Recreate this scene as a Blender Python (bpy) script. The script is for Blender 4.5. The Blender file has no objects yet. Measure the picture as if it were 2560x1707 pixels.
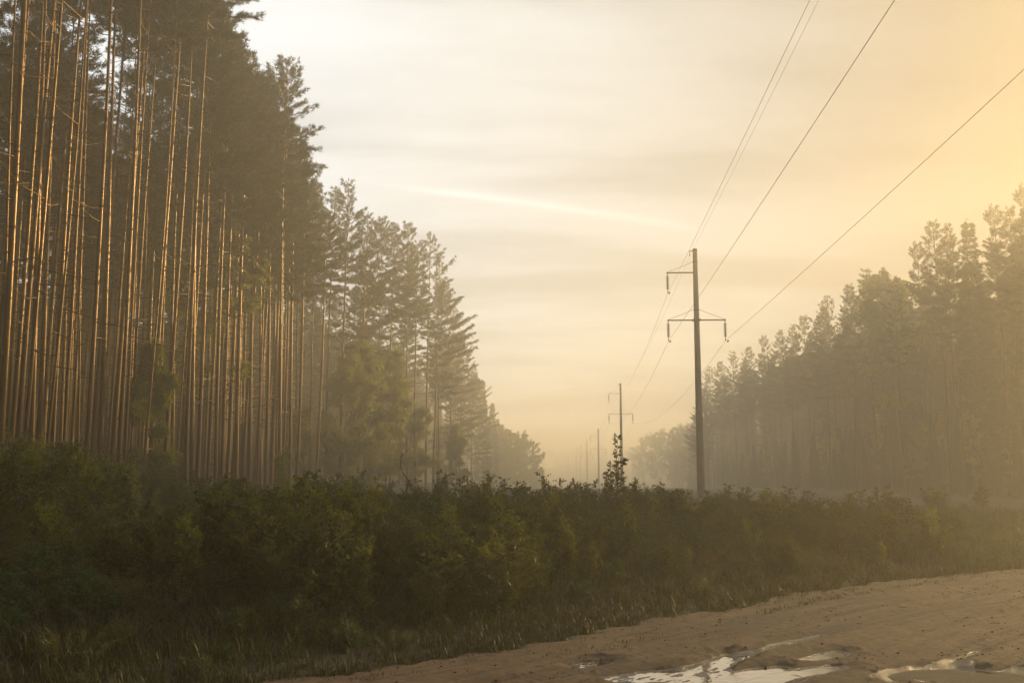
import bpy, math, random
import numpy as np
from mathutils import Vector, Euler

R = math.radians
random.seed(7)
rng = np.random.default_rng(7)
C = bpy.context.scene.collection
scene = bpy.context.scene

# ------------------------------------------------------------------ camera, sky, sun, exposure
EYE = 1.7
F = 2490.0                       # focal length in pixels of the 2560 px wide photograph
PITCH, YAW = R(7.92), R(2.507)
cam_d = bpy.data.cameras.new('camera')
cam_d.sensor_width = 36.0
cam_d.lens = 36.0 * F / 2560
cam_d.clip_start, cam_d.clip_end = 0.1, 12000
cam = bpy.data.objects.new('camera', cam_d)
cam.location = (0, 0, EYE)
cam.rotation_euler = (R(90) + PITCH, 0, YAW)
C.objects.link(cam)
scene.camera = cam
CAM_M = cam.rotation_euler.to_matrix()

SUN_AZ, SUN_EL = R(46), R(13.8)  # azimuth clockwise from +Y (the direction of the power line)
sun_dir = Vector((math.sin(SUN_AZ) * math.cos(SUN_EL), math.cos(SUN_AZ) * math.cos(SUN_EL), math.sin(SUN_EL)))
sun_l = bpy.data.lights.new('sun', 'SUN')
sun_l.energy = 5.0
sun_l.angle = R(1.5)
sun_l.color = (1.0, 0.69, 0.31)
sun = bpy.data.objects.new('sun', sun_l)
sun.rotation_euler = sun_dir.to_track_quat('Z', 'Y').to_euler()
sun.location = (60, 60, 60)
C.objects.link(sun)

scene.view_settings.view_transform = 'Standard'
scene.view_settings.look = 'None'
scene.view_settings.gamma = 1
scene.view_settings.exposure = 0.43
scene.render.engine = 'CYCLES'
cy = scene.cycles
cy.max_bounces = 6
cy.diffuse_bounces = 2
cy.glossy_bounces = 2
cy.transmission_bounces = 3
cy.volume_bounces = 5
cy.transparent_max_bounces = 4
cy.use_denoising = True
cy.denoiser = 'OPENIMAGEDENOISE'
cy.use_adaptive_sampling = True
cy.adaptive_threshold = 0.015
cy.caustics_reflective = cy.caustics_refractive = False
cy.sample_clamp_indirect = 4.0


def ray(px, py):
    """world direction through a pixel of the 2560x1707 photograph, scaled to y = 1"""
    d = CAM_M @ Vector(((px - 1280) / F, -(py - 853.5) / F, -1.0))
    return d / d.y


def at(px, py, y):
    d = ray(px, py)
    return Vector((d.x * y, y, EYE + d.z * y))


def ground_hit(px, py, z=0.0):
    d = ray(px, py)
    t = (z - EYE) / d.z
    return (d.x * t, t)


def azel(px, py):
    d = ray(px, py).normalized()
    return math.atan2(d.x, d.y), math.asin(d.z)


K = 2560 / 2352.0                # from pixels of the 2352 px wide view to the photograph


class NT:
    """small helper for node trees"""
    def __init__(s, nt):
        s.nt = nt
        nt.nodes.clear()

    def n(s, typ, ins=None, **props):
        nd = s.nt.nodes.new(typ)
        for k, v in props.items():
            setattr(nd, k, v)
        for k, v in (ins or {}).items():
            sock = nd.inputs[k]
            if isinstance(v, bpy.types.NodeSocket):
                s.nt.links.new(v, sock)
            else:
                sock.default_value = v
        return nd

    def math(s, op, a, b=0.0, c=0.0, clamp=False):
        nd = s.n('ShaderNodeMath', {0: a, 1: b, 2: c}, operation=op)
        nd.use_clamp = clamp
        return nd.outputs[0]

    def mix(s, f, a, b, blend='MIX'):
        nd = s.n('ShaderNodeMix', {0: f, 6: a, 7: b}, data_type='RGBA', blend_type=blend)
        return nd.outputs[2]

    def ramp(s, f, stops, interp='LINEAR'):
        nd = s.n('ShaderNodeValToRGB', {0: f})
        cr = nd.color_ramp
        cr.interpolation = interp
        while len(cr.elements) < len(stops):
            cr.elements.new(0.5)
        for e, (p, c) in zip(cr.elements, stops):
            e.position = p
            e.color = (c, c, c, 1) if not isinstance(c, (tuple, list)) else (*c, 1)
        return nd.outputs[0]

    def mapr(s, v, a, b, c=0.0, d=1.0, smooth=True):
        nd = s.n('ShaderNodeMapRange', {0: v, 1: a, 2: b, 3: c, 4: d})
        nd.interpolation_type = 'SMOOTHSTEP' if smooth else 'LINEAR'
        return nd.outputs[0]


def build_world():
    w = bpy.data.worlds.new('World')
    scene.world = w
    w.use_nodes = True
    t = NT(w.node_tree)
    tc = t.n('ShaderNodeTexCoord').outputs['Generated']
    sky = t.n('ShaderNodeTexSky', sky_type='NISHITA', sun_disc=False, sun_elevation=SUN_EL, sun_rotation=SUN_AZ,
              air_density=1.0, dust_density=4.0, ozone_density=1.0)
    bg1 = t.n('ShaderNodeBackground', {'Color': sky.outputs[0], 'Strength': SKY_STRENGTH})
    # thin high cloud over most of the sky, dimmed close to the sun and far from it
    sx = t.n('ShaderNodeSeparateXYZ', {0: tc})
    X, Y, Z = sx.outputs
    zc = t.math('MAXIMUM', Z, 0.0)
    den = t.math('ADD', zc, 0.16)
    cx, cyy = t.math('DIVIDE', X, den), t.math('DIVIDE', Y, den)
    pv = t.n('ShaderNodeCombineXYZ', {0: cx, 1: cyy, 2: 0.0}).outputs[0]
    mp = t.n('ShaderNodeMapping', {0: pv, 'Rotation': (0, 0, R(14)), 'Scale': (0.6, 1.5, 1)}).outputs[0]
    n1 = t.n('ShaderNodeTexNoise', {'Vector': mp, 'Scale': 1.15, 'Detail': 6, 'Roughness': 0.52, 'Distortion': 0.35}).outputs[0]
    mp2 = t.n('ShaderNodeMapping', {0: pv, 'Location': (3.1, 1.7, 0), 'Rotation': (0, 0, R(4)), 'Scale': (0.4, 2.0, 1)}).outputs[0]
    n2 = t.n('ShaderNodeTexNoise', {'Vector': mp2, 'Scale': 1.6, 'Detail': 5, 'Roughness': 0.5, 'Distortion': 0.25}).outputs[0]
    cl = t.math('ADD', t.math('MULTIPLY', n1, 0.72), t.math('MULTIPLY', n2, 0.28))
    cov = t.mapr(cl, 0.38, 0.58)
    sd = t.n('ShaderNodeVectorMath', {0: tc, 1: sun_dir}, operation='DOT_PRODUCT').outputs['Value']
    sdc = t.math('MAXIMUM', sd, 0.0)
    au = t.math('POWER', sdc, 4.5)
    # curved vapour trail: elevation as a function of azimuth
    az = t.math('ARCTAN2', X, Y)
    el = t.math('ARCSINE', Z)
    p = [azel(a * K, b * K) for a, b in ((850, 424), (1240, 466), (1610, 522))]
    co = np.polyfit([q[0] for q in p], [q[1] for q in p], 2)
    elc = t.math('ADD', t.math('MULTIPLY', t.math('ADD', t.math('MULTIPLY', az, float(co[0])), float(co[1])), az), float(co[2]))
    wob = t.math('MULTIPLY', t.math('SUBTRACT', n1, 0.5), 0.02)
    dd = t.math('SUBTRACT', t.math('ADD', el, wob), elc)
    wid = t.mapr(az, p[0][0], p[2][0], 0.0024, 0.0052, False)
    dn = t.math('DIVIDE', dd, wid)
    tr = t.math('POWER', 2.718, t.math('MULTIPLY', t.math('MULTIPLY', dn, dn), -1.0))
    tr = t.math('MULTIPLY', tr, t.mapr(az, p[0][0] - 0.01, p[0][0] + 0.1))
    tr = t.math('MULTIPLY', tr, t.mapr(az, p[2][0] + 0.02, p[2][0] - 0.04))
    veil = t.mix(cov, CLOUD_DARK, CLOUD_LIGHT)
    veil = t.mix(t.math('MULTIPLY', tr, 0.75), veil, CLOUD_TRAIL)
    cool = t.mix(t.mapr(sd, 0.38, 0.80), (0.95, 1.0, 1.10, 1), (1.0, 1.0, 1.0, 1))
    veil = t.n('ShaderNodeVectorMath', {0: veil, 1: cool}, operation='MULTIPLY').outputs[0]
    bri = t.math('MAXIMUM', t.math('ADD', t.math('MULTIPLY', au, AUREOLE), 1.0), 0.08)  # cloud darkened near the sun to offset the glow the haze adds
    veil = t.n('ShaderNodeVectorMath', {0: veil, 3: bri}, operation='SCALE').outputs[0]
    away = t.mapr(sd, 0.36, 0.05, 1.0, 0.05)          # sky overhead and opposite the sun dimmed on purpose to cut fill light
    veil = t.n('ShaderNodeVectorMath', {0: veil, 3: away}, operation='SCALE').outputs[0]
    low = t.mapr(Z, -0.05, 0.28)
    veil = t.mix(low, t.n('ShaderNodeVectorMath', {0: veil, 1: HORIZON_TINT}, operation='MULTIPLY').outputs[0], veil)
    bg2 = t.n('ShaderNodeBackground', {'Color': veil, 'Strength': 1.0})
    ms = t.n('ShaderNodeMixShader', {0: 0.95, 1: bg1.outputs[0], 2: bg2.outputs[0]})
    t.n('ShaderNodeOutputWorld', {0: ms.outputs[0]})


SKY_STRENGTH = 0.12
CLOUD_DARK = (0.67, 0.655, 0.60, 1)
CLOUD_LIGHT = (0.93, 0.92, 0.86, 1)
CLOUD_TRAIL = (1.14, 1.12, 1.04, 1)
HORIZON_TINT = (1.06, 1.03, 0.92)
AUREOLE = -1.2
build_world()


# ------------------------------------------------------------------ helpers
class MB:
    """collects tubes, blades, leaves and raw faces; build() links them as ONE mesh object"""
    def __init__(s):
        s.v, s.f, s.m, s.sm, s.nv = [], [], [], [], 0

    def raw(s, v, f, mat=0, smooth=False):
        v = np.asarray(v, dtype=np.float64).reshape(-1, 3)
        f = np.asarray(f, dtype=np.int64)
        s.v.append(v)
        s.f.append(f + s.nv)
        s.m.append(mat)
        s.sm.append(smooth)
        s.nv += len(v)

    def tube(s, pts, rad, seg=6, mat=0, cap=True):
        pts = np.asarray(pts, float)
        n = len(pts)
        rad = np.broadcast_to(np.asarray(rad, float), (n,))
        tan = np.gradient(pts, axis=0)
        tan /= np.linalg.norm(tan, axis=1)[:, None] + 1e-12
        up = np.array([0, 0, 1.0]) if abs(tan[:, 2]).mean() < 0.8 else np.array([1.0, 0, 0])
        a = np.cross(tan, up)
        a /= np.linalg.norm(a, axis=1)[:, None] + 1e-12
        b = np.cross(tan, a)
        th = np.arange(seg) * 2 * np.pi / seg
        v = pts[:, None, :] + rad[:, None, None] * (a[:, None, :] * np.cos(th)[None, :, None] + b[:, None, :] * np.sin(th)[None, :, None])
        i = np.arange(n - 1)[:, None] * seg
        j = np.arange(seg)[None, :]
        j2 = (j + 1) % seg
        f = np.stack([i + j, i + j2, i + seg + j2, i + seg + j], -1).reshape(-1, 4)
        s.raw(v, f, mat, True)
        if cap:
            e = np.stack([v[0].mean(0), v[-1].mean(0)])
            r0 = np.stack([np.roll(np.arange(seg), -1), np.arange(seg), np.full(seg, seg)], -1)
            s.raw(np.vstack([v[-1], e[1:2]]), np.stack([np.arange(seg), np.roll(np.arange(seg), -1), np.full(seg, seg)], -1), mat, False)
            s.raw(np.vstack([v[0], e[0:1]]), r0, mat, False)

    def lathe(s, c, prof, seg=10, mat=0):
        """prof: (radius, z) pairs around the vertical through c"""
        prof = np.asarray(prof, float)
        th = np.arange(seg) * 2 * np.pi / seg
        v = np.stack([c[0] + prof[:, 0][:, None] * np.cos(th), c[1] + prof[:, 0][:, None] * np.sin(th),
                      np.broadcast_to(c[2] + prof[:, 1][:, None], (len(prof), seg))], -1)
        i = np.arange(len(prof) - 1)[:, None] * seg
        j = np.arange(seg)[None, :]
        j2 = (j + 1) % seg
        s.raw(v, np.stack([i + j, i + j2, i + seg + j2, i + seg + j], -1).reshape(-1, 4), mat, True)

    def box(s, c, d, mat=0, rot=None):
        x, y, z = (np.array(d) / 2.0)
        v = np.array([[-x, -y, -z], [x, -y, -z], [x, y, -z], [-x, y, -z], [-x, -y, z], [x, -y, z], [x, y, z], [-x, y, z]])
        if rot is not None:
            v = v @ np.array(rot.to_matrix()).T
        s.raw(v + np.array(c), [[0, 3, 2, 1], [4, 5, 6, 7], [0, 1, 5, 4], [1, 2, 6, 5], [2, 3, 7, 6], [3, 0, 4, 7]], mat)

    def blades(s, c, d, k, length, width, spread, rg, mat=1):
        """k needle blades (triangles) fanning out from every centre c about its direction d"""
        n = len(c)
        if n == 0:
            return
        cc = np.repeat(c, k, 0)
        dd = np.repeat(d, k, 0) + rg.normal(0, spread, (n * k, 3))
        dd /= np.linalg.norm(dd, axis=1)[:, None] + 1e-9
        ll = length * rg.uniform(0.6, 1.25, (n * k, 1))
        sd = np.cross(dd, rg.normal(0, 1, (n * k, 3)))
        sd /= np.linalg.norm(sd, axis=1)[:, None] + 1e-9
        cc = cc + rg.normal(0, length * 0.22, (n * k, 3))
        w = width * rg.uniform(0.7, 1.3, (n * k, 1))
        v = np.stack([cc - sd * w * .5, cc + sd * w * .5, cc + dd * ll], 1)
        s.raw(v, np.arange(n * k * 3).reshape(-1, 3), mat)

    def leaves(s, c, d, size, rg, mat=1, aspect=0.6, droop=0.3, flat=0.5):
        """one leaf (folded rhombus, two triangles) at every centre"""
        n = len(c)
        if n == 0:
            return
        dd = d + rg.normal(0, 0.55, (n, 3))
        dd[:, 2] -= droop
        dd /= np.linalg.norm(dd, axis=1)[:, None] + 1e-9
        nn = rg.normal(0, 1, (n, 3))
        nn[:, 2] += flat
        sd = np.cross(dd, nn)
        sd /= np.linalg.norm(sd, axis=1)[:, None] + 1e-9
        up = np.cross(sd, dd)
        L = size * rg.uniform(0.6, 1.35, (n, 1))
        mid = c + dd * L * 0.45
        v = np.stack([c, mid + sd * L * aspect * .5 + up * L * .08, c + dd * L, mid - sd * L * aspect * .5 + up * L * .08], 1)
        b = np.arange(n)[:, None] * 4
        s.raw(v, np.concatenate([b + [0, 1, 2], b + [0, 2, 3]], 0), mat)

    def mesh(s, name, mats):
        me = bpy.data.meshes.new(name)
        v = np.concatenate(s.v)
        me.vertices.add(len(v))
        me.vertices.foreach_set('co', v.astype(np.float32).ravel())
        loops = np.concatenate([f.ravel() for f in s.f])
        tot = np.concatenate([np.full(len(f), f.shape[1]) for f in s.f])
        start = np.concatenate([[0], np.cumsum(tot)[:-1]])
        mi = np.concatenate([np.full(len(f), m) for f, m in zip(s.f, s.m)])
        sm = np.concatenate([np.full(len(f), q) for f, q in zip(s.f, s.sm)])
        me.loops.add(len(loops))
        me.loops.foreach_set('vertex_index', loops.astype(np.int32))
        me.polygons.add(len(tot))
        me.polygons.foreach_set('loop_start', start.astype(np.int32))
        me.polygons.foreach_set('loop_total', tot.astype(np.int32))
        me.polygons.foreach_set('material_index', mi.astype(np.int32))
        me.polygons.foreach_set('use_smooth', sm)
        for m in mats:
            me.materials.append(m)
        me.update(calc_edges=True)
        me.validate()
        return me

    def build(s, name, mats, parent=None):
        return link(name, s.mesh(name, mats), parent)


def link(name, me, parent=None):
    o = bpy.data.objects.new(name, me)
    C.objects.link(o)
    if parent:
        o.parent = parent
    return o


def tag(o, label=None, cat=None, group=None, kind=None):
    for k, v in (('label', label), ('category', cat), ('group', group), ('kind', kind)):
        if v:
            o[k] = v
    return o


def empty(name, loc, rot=(0, 0, 0), scl=1.0):
    o = bpy.data.objects.new(name, None)
    o.empty_display_size = 0.3
    C.objects.link(o)
    o.location, o.rotation_euler, o.scale = loc, rot, (scl,) * 3
    return o


ORD = ('first second third fourth fifth sixth seventh eighth ninth tenth eleventh twelfth thirteenth fourteenth fifteenth sixteenth '
       'seventeenth eighteenth nineteenth').split()
TENS = {20: 'twent', 30: 'thirt', 40: 'fort', 50: 'fift', 60: 'sixt', 70: 'sevent', 80: 'eight', 90: 'ninet'}


def ordinal(n):
    if n < 20:
        return ORD[n - 1]
    if n % 10 == 0:
        return TENS[n] + 'ieth'
    return TENS[n - n % 10] + 'y-' + ORD[n % 10 - 1]


_lat = np.random.default_rng(3).random((256, 256))


def vnoise(x, y):
    x, y = np.asarray(x, float), np.asarray(y, float)
    xi, yi = np.floor(x).astype(int), np.floor(y).astype(int)
    fx, fy = x - xi, y - yi
    fx, fy = fx * fx * (3 - 2 * fx), fy * fy * (3 - 2 * fy)
    g = lambda a, b: _lat[a & 255, b & 255]
    return (g(xi, yi) * (1 - fx) + g(xi + 1, yi) * fx) * (1 - fy) + (g(xi, yi + 1) * (1 - fx) + g(xi + 1, yi + 1) * fx) * fy


def fbm(x, y, o=4):
    s, a, t = 0, 1.0, 0
    for k in range(o):
        s = s + a * vnoise(x * 2 ** k + 17.3 * k, y * 2 ** k + 9.1 * k)
        t += a
        a *= 0.5
    return s / t - 0.5


def sstep(a, b, x):
    t = np.clip((np.asarray(x, float) - a) / (b - a), 0, 1)
    return t * t * (3 - 2 * t)


# ------------------------------------------------------------------ materials
def material(name):
    m = bpy.data.materials.new(name)
    m.use_nodes = True
    return m, NT(m.node_tree)


def leaf_material(name, c1, c2, trans=0.35, rough=0.55, scale=1.3):
    m, t = material(name)
    geo = t.n('ShaderNodeNewGeometry')
    oi = t.n('ShaderNodeObjectInfo')
    nz = t.n('ShaderNodeTexNoise', {'Vector': geo.outputs['Position'], 'Scale': scale, 'Detail': 3}).outputs[0]
    f = t.math('ADD', t.math('MULTIPLY', geo.outputs['Random Per Island'], 0.55), t.math('MULTIPLY', nz, 0.45))
    f = t.math('ADD', f, t.math('MULTIPLY', t.math('SUBTRACT', oi.outputs['Random'], 0.5), 0.3), clamp=True)
    col = t.mix(f, (*c1, 1), (*c2, 1))
    b = t.n('ShaderNodeBsdfPrincipled', {'Base Color': col, 'Roughness': rough, 'Specular IOR Level': 0.25})
    tb = t.n('ShaderNodeBsdfTranslucent', {'Color': t.mix(1.0, col, (1.25, 1.2, 0.5, 1), 'MULTIPLY')})
    ms = t.n('ShaderNodeMixShader', {0: trans, 1: b.outputs[0], 2: tb.outputs[0]})
    t.n('ShaderNodeOutputMaterial', {0: ms.outputs[0]})
    return m


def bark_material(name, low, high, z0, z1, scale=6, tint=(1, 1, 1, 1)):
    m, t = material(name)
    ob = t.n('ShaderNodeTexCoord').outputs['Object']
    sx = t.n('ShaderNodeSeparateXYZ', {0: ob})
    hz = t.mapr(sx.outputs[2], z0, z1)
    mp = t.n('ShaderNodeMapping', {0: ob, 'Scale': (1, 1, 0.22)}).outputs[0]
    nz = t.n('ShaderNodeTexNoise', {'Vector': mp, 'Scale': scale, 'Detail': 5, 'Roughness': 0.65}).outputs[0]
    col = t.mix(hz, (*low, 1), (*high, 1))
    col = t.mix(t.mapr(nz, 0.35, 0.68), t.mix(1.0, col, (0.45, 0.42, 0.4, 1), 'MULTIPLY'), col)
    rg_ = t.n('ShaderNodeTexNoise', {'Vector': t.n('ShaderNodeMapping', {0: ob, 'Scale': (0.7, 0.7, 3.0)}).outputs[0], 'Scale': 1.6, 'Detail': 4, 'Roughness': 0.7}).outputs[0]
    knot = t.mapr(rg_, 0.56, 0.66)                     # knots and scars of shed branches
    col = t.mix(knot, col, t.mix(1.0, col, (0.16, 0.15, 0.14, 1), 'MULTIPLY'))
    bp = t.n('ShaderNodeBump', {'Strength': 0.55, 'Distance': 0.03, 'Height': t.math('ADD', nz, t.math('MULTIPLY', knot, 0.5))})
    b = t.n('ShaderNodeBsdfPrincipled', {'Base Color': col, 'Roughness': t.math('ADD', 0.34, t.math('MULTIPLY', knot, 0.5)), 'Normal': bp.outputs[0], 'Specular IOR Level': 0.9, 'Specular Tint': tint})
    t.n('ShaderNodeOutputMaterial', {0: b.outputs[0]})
    return m


M_NEEDLE = leaf_material('pine_needles', (0.022, 0.032, 0.008), (0.070, 0.080, 0.020), 0.3, 0.5, 0.6)
M_SPRUCE = leaf_material('spruce_needles', (0.022, 0.038, 0.014), (0.060, 0.080, 0.028), 0.25, 0.5, 0.6)
M_BIRCH = leaf_material('birch_leaves', (0.130, 0.150, 0.014), (0.290, 0.290, 0.040), 0.5, 0.45, 0.5)
M_BUSH = leaf_material('bush_leaves', (0.030, 0.050, 0.008), (0.150, 0.155, 0.026), 0.42, 0.6, 0.9)
M_WILLOW = leaf_material('willow_leaves', (0.042, 0.056, 0.012), (0.155, 0.150, 0.034), 0.42, 0.6, 0.9)
M_FERN = leaf_material('fern_leaves', (0.030, 0.070, 0.018), (0.075, 0.130, 0.035), 0.35, 0.5, 0.9)
M_GRASS = leaf_material('grass_blades', (0.022, 0.030, 0.008), (0.066, 0.064, 0.020), 0.3, 0.5, 0.5)
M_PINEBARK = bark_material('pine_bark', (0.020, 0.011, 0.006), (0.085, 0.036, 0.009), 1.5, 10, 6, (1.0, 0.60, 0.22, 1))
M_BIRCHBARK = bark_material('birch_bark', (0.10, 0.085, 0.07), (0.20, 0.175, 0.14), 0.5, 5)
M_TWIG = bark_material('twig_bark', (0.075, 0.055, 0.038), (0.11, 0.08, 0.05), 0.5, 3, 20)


def concrete_material():
    m, t = material('pole_concrete')
    ob = t.n('ShaderNodeTexCoord').outputs['Object']
    n1 = t.n('ShaderNodeTexNoise', {'Vector': ob, 'Scale': 1.2, 'Detail': 6}).outputs[0]
    mp = t.n('ShaderNodeMapping', {0: ob, 'Scale': (6, 6, 0.25)}).outputs[0]
    n2 = t.n('ShaderNodeTexNoise', {'Vector': mp, 'Scale': 1.5, 'Detail': 3}).outputs[0]
    col = t.mix(t.mapr(n1, 0.3, 0.7), (0.24, 0.21, 0.175, 1), (0.34, 0.30, 0.25, 1))
    col = t.mix(t.mapr(n2, 0.5, 0.75), col, (0.17, 0.145, 0.12, 1))
    b = t.n('ShaderNodeBsdfPrincipled', {'Base Color': col, 'Roughness': 0.85})
    t.n('ShaderNodeOutputMaterial', {0: b.outputs[0]})
    return m


def plain_material(name, col, rough=0.5, metal=0.0, var=0.25, scale=8):
    m, t = material(name)
    ob = t.n('ShaderNodeTexCoord').outputs['Object']
    n1 = t.n('ShaderNodeTexNoise', {'Vector': ob, 'Scale': scale, 'Detail': 4}).outputs[0]
    c = t.mix(n1, (*[x * (1 - var) for x in col], 1), (*[min(1, x * (1 + var)) for x in col], 1))
    b = t.n('ShaderNodeBsdfPrincipled', {'Base Color': c, 'Roughness': rough, 'Metallic': metal})
    t.n('ShaderNodeOutputMaterial', {0: b.outputs[0]})
    return m


M_CONCRETE = concrete_material()
M_STEEL = plain_material('rusty_steel', (0.15, 0.10, 0.065), 0.65, 0.2)
M_GLASSY = plain_material('insulator_glass', (0.09, 0.08, 0.06), 0.25)
M_WIRE = plain_material('conductor_wire', (0.42, 0.34, 0.22), 0.5, 0.2)


def ground_material():
    m, t = material('forest_floor')
    pos = t.n('ShaderNodeNewGeometry').outputs['Position']
    n1 = t.n('ShaderNodeTexNoise', {'Vector': pos, 'Scale': 0.5, 'Detail': 8, 'Roughness': 0.65}).outputs[0]
    n2 = t.n('ShaderNodeTexNoise', {'Vector': pos, 'Scale': 9, 'Detail': 5, 'Roughness': 0.7}).outputs[0]
    col = t.mix(t.mapr(n1, 0.35, 0.65), (0.022, 0.026, 0.010, 1), (0.042, 0.034, 0.018, 1))
    col = t.mix(t.mapr(n2, 0.4, 0.75), col, (0.055, 0.040, 0.026, 1))
    bp = t.n('ShaderNodeBump', {'Strength': 0.8, 'Distance': 0.05, 'Height': n2})
    b = t.n('ShaderNodeBsdfPrincipled', {'Base Color': col, 'Roughness': 0.95, 'Normal': bp.outputs[0]})
    t.n('ShaderNodeOutputMaterial', {0: b.outputs[0]})
    return m


def road_material():
    m, t = material('wet_sand_road')
    pos = t.n('ShaderNodeNewGeometry').outputs['Position']
    wet = t.n('ShaderNodeAttribute', attribute_name='wet').outputs['Fac']
    n1 = t.n('ShaderNodeTexNoise', {'Vector': pos, 'Scale': 1.3, 'Detail': 8, 'Roughness': 0.6}).outputs[0]
    n2 = t.n('ShaderNodeTexNoise', {'Vector': pos, 'Scale': 35, 'Detail': 5, 'Roughness': 0.7}).outputs[0]
    n3 = t.n('ShaderNodeTexNoise', {'Vector': pos, 'Scale': 160, 'Detail': 2}).outputs[0]
    col = t.mix(t.mapr(n1, 0.3, 0.7), (0.088, 0.055, 0.030, 1), (0.135, 0.086, 0.047, 1))
    col = t.mix(t.mapr(n2, 0.52, 0.72), col, (0.070, 0.049, 0.032, 1))
    tk = t.n('ShaderNodeAttribute', attribute_name='track').outputs['Vector']
    s1 = t.n('ShaderNodeTexNoise', {'Vector': t.n('ShaderNodeMapping', {0: tk, 'Scale': (0.5, 9, 1)}).outputs[0], 'Scale': 1.0, 'Detail': 6, 'Roughness': 0.65}).outputs[0]
    s2 = t.n('ShaderNodeTexNoise', {'Vector': t.n('ShaderNodeMapping', {0: tk, 'Scale': (2.2, 26, 1)}).outputs[0], 'Scale': 1.0, 'Detail': 5, 'Roughness': 0.7}).outputs[0]
    col = t.mix(t.mapr(s1, 0.48, 0.66), col, t.mix(1.0, col, (0.50, 0.47, 0.45, 1), 'MULTIPLY'))
    col = t.mix(t.mapr(s2, 0.50, 0.70), col, t.mix(1.0, col, (0.55, 0.52, 0.50, 1), 'MULTIPLY'))
    col = t.mix(t.mapr(n3, 0.45, 0.62), col, t.mix(1.0, col, (0.72, 0.70, 0.68, 1), 'MULTIPLY'))
    wv = t.math('ADD', wet, t.math('MULTIPLY', t.math('SUBTRACT', n1, 0.5), 0.35), clamp=True)
    col = t.mix(t.mapr(wv, 0.05, 0.75), col, (0.050, 0.035, 0.024, 1))
    rough = t.mapr(wv, 0.72, 0.95, 0.9, 0.14)
    hh = t.math('ADD', t.math('ADD', t.math('MULTIPLY', n2, 0.6), t.math('MULTIPLY', s2, 1.2)), t.math('MULTIPLY', n3, 0.4))
    bp = t.n('ShaderNodeBump', {'Strength': 0.8, 'Distance': 0.018, 'Height': hh})
    b = t.n('ShaderNodeBsdfPrincipled', {'Base Color': col, 'Roughness': rough, 'Normal': bp.outputs[0]})
    t.n('ShaderNodeOutputMaterial', {0: b.outputs[0]})
    return m


def water_material():
    m, t = material('muddy_water')
    pos = t.n('ShaderNodeNewGeometry').outputs['Position']
    n1 = t.n('ShaderNodeTexNoise', {'Vector': pos, 'Scale': 9, 'Detail': 3}).outputs[0]
    bp = t.n('ShaderNodeBump', {'Strength': 0.09, 'Distance': 0.02, 'Height': n1})
    b = t.n('ShaderNodeBsdfPrincipled', {'Base Color': (0.045, 0.032, 0.02, 1), 'Roughness': 0.02, 'IOR': 1.33,
                                         'Specular IOR Level': 0.5, 'Normal': bp.outputs[0]})
    fr = t.n('ShaderNodeFresnel', {'IOR': 1.45, 'Normal': bp.outputs[0]}).outputs[0]
    gl = t.n('ShaderNodeBsdfGlossy', {'Color': (1, 1, 1, 1), 'Roughness': 0.03, 'Normal': bp.outputs[0]})
    ms = t.n('ShaderNodeMixShader', {0: t.math('MULTIPLY', fr, 1.1, clamp=True), 1: b.outputs[0], 2: gl.outputs[0]})
    t.n('ShaderNodeOutputMaterial', {0: ms.outputs[0]})
    return m


# ------------------------------------------------------------------ terrain
edge_px = [(620, 1568), (800, 1543), (1000, 1512), (1250, 1472), (1500, 1425), (1800, 1368), (2100, 1326), (2352, 1305)]
edge_xy = np.array([ground_hit(a * K, b * K) for a, b in edge_px])
A0 = edge_xy[0]
RD = edge_xy[-1] - A0
RD /= np.linalg.norm(RD)
RN = np.array([-RD[1], RD[0]])            # towards the thicket
edge_s = (edge_xy - A0) @ RD
edge_d = (edge_xy - A0) @ RN


def road_sd(x, y):
    px, py = np.asarray(x, float) - A0[0], np.asarray(y, float) - A0[1]
    s = px * RD[0] + py * RD[1]
    d = px * RN[0] + py * RN[1]
    return s, d - np.interp(s, edge_s, edge_d)


def terrain(x, y):
    x, y = np.asarray(x, float), np.asarray(y, float)
    s, d = road_sd(x, y)
    h = 0.42 * sstep(0.0, 4.5, d) + 0.5 * sstep(-10.5, -16, d)
    h = h + 1.0 * sstep(-7, -22, x) * sstep(8, 22, y)
    h = h + np.interp(y, [0, 80, 173, 270, 374, 475, 580, 660, 720, 3000], [0, 0, 0.0, -2.8, -1.5, 0.2, 1.8, 6, 11, 11])
    h = h + 0.25 * fbm(x * 0.12, y * 0.12, 3) * sstep(2, 8, np.abs(d)) + 0.10 * fbm(x * 0.9, y * 0.9, 3)
    inside = sstep(0.30, -0.25, d) * sstep(-11.2, -10.6, d) * sstep(75, 60, s)
    return h * (1 - inside) + (-0.16) * inside


def tz(x, y):
    return float(terrain(x, y))


def axis(a, b, step, far, grow=1.18):
    c = list(np.arange(a, b + 1e-6, step))
    st, v = step, b
    while v < far[1]:
        st *= grow
        v += st
        c.append(v)
    st, v = step, a
    pre = []
    while v > far[0]:
        st *= grow
        v -= st
        pre.append(v)
    return np.array(pre[::-1] + c)


def grid_faces(nx, ny):
    i = np.arange(nx - 1)[:, None] * ny
    j = np.arange(ny - 1)[None, :]
    return np.stack([i + j, i + ny + j, i + ny + j + 1, i + j + 1], -1).reshape(-1, 4)


gx = axis(-26, 26, 0.3, (-3000, 3000))
gy = axis(4, 40, 0.3, (-200, 3000))
GX, GY = np.meshgrid(gx, gy, indexing='ij')
mb = MB()
mb.raw(np.stack([GX, GY, terrain(GX, GY)], -1), grid_faces(len(gx), len(gy)), 0, True)
tag(mb.build('ground', [ground_material()]), kind='structure')

# road: a fine sheet with tyre ruts and the hollows that hold the puddles
PUD = []                                    # outline control: (px, py) centre line, half width, depth


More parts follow.
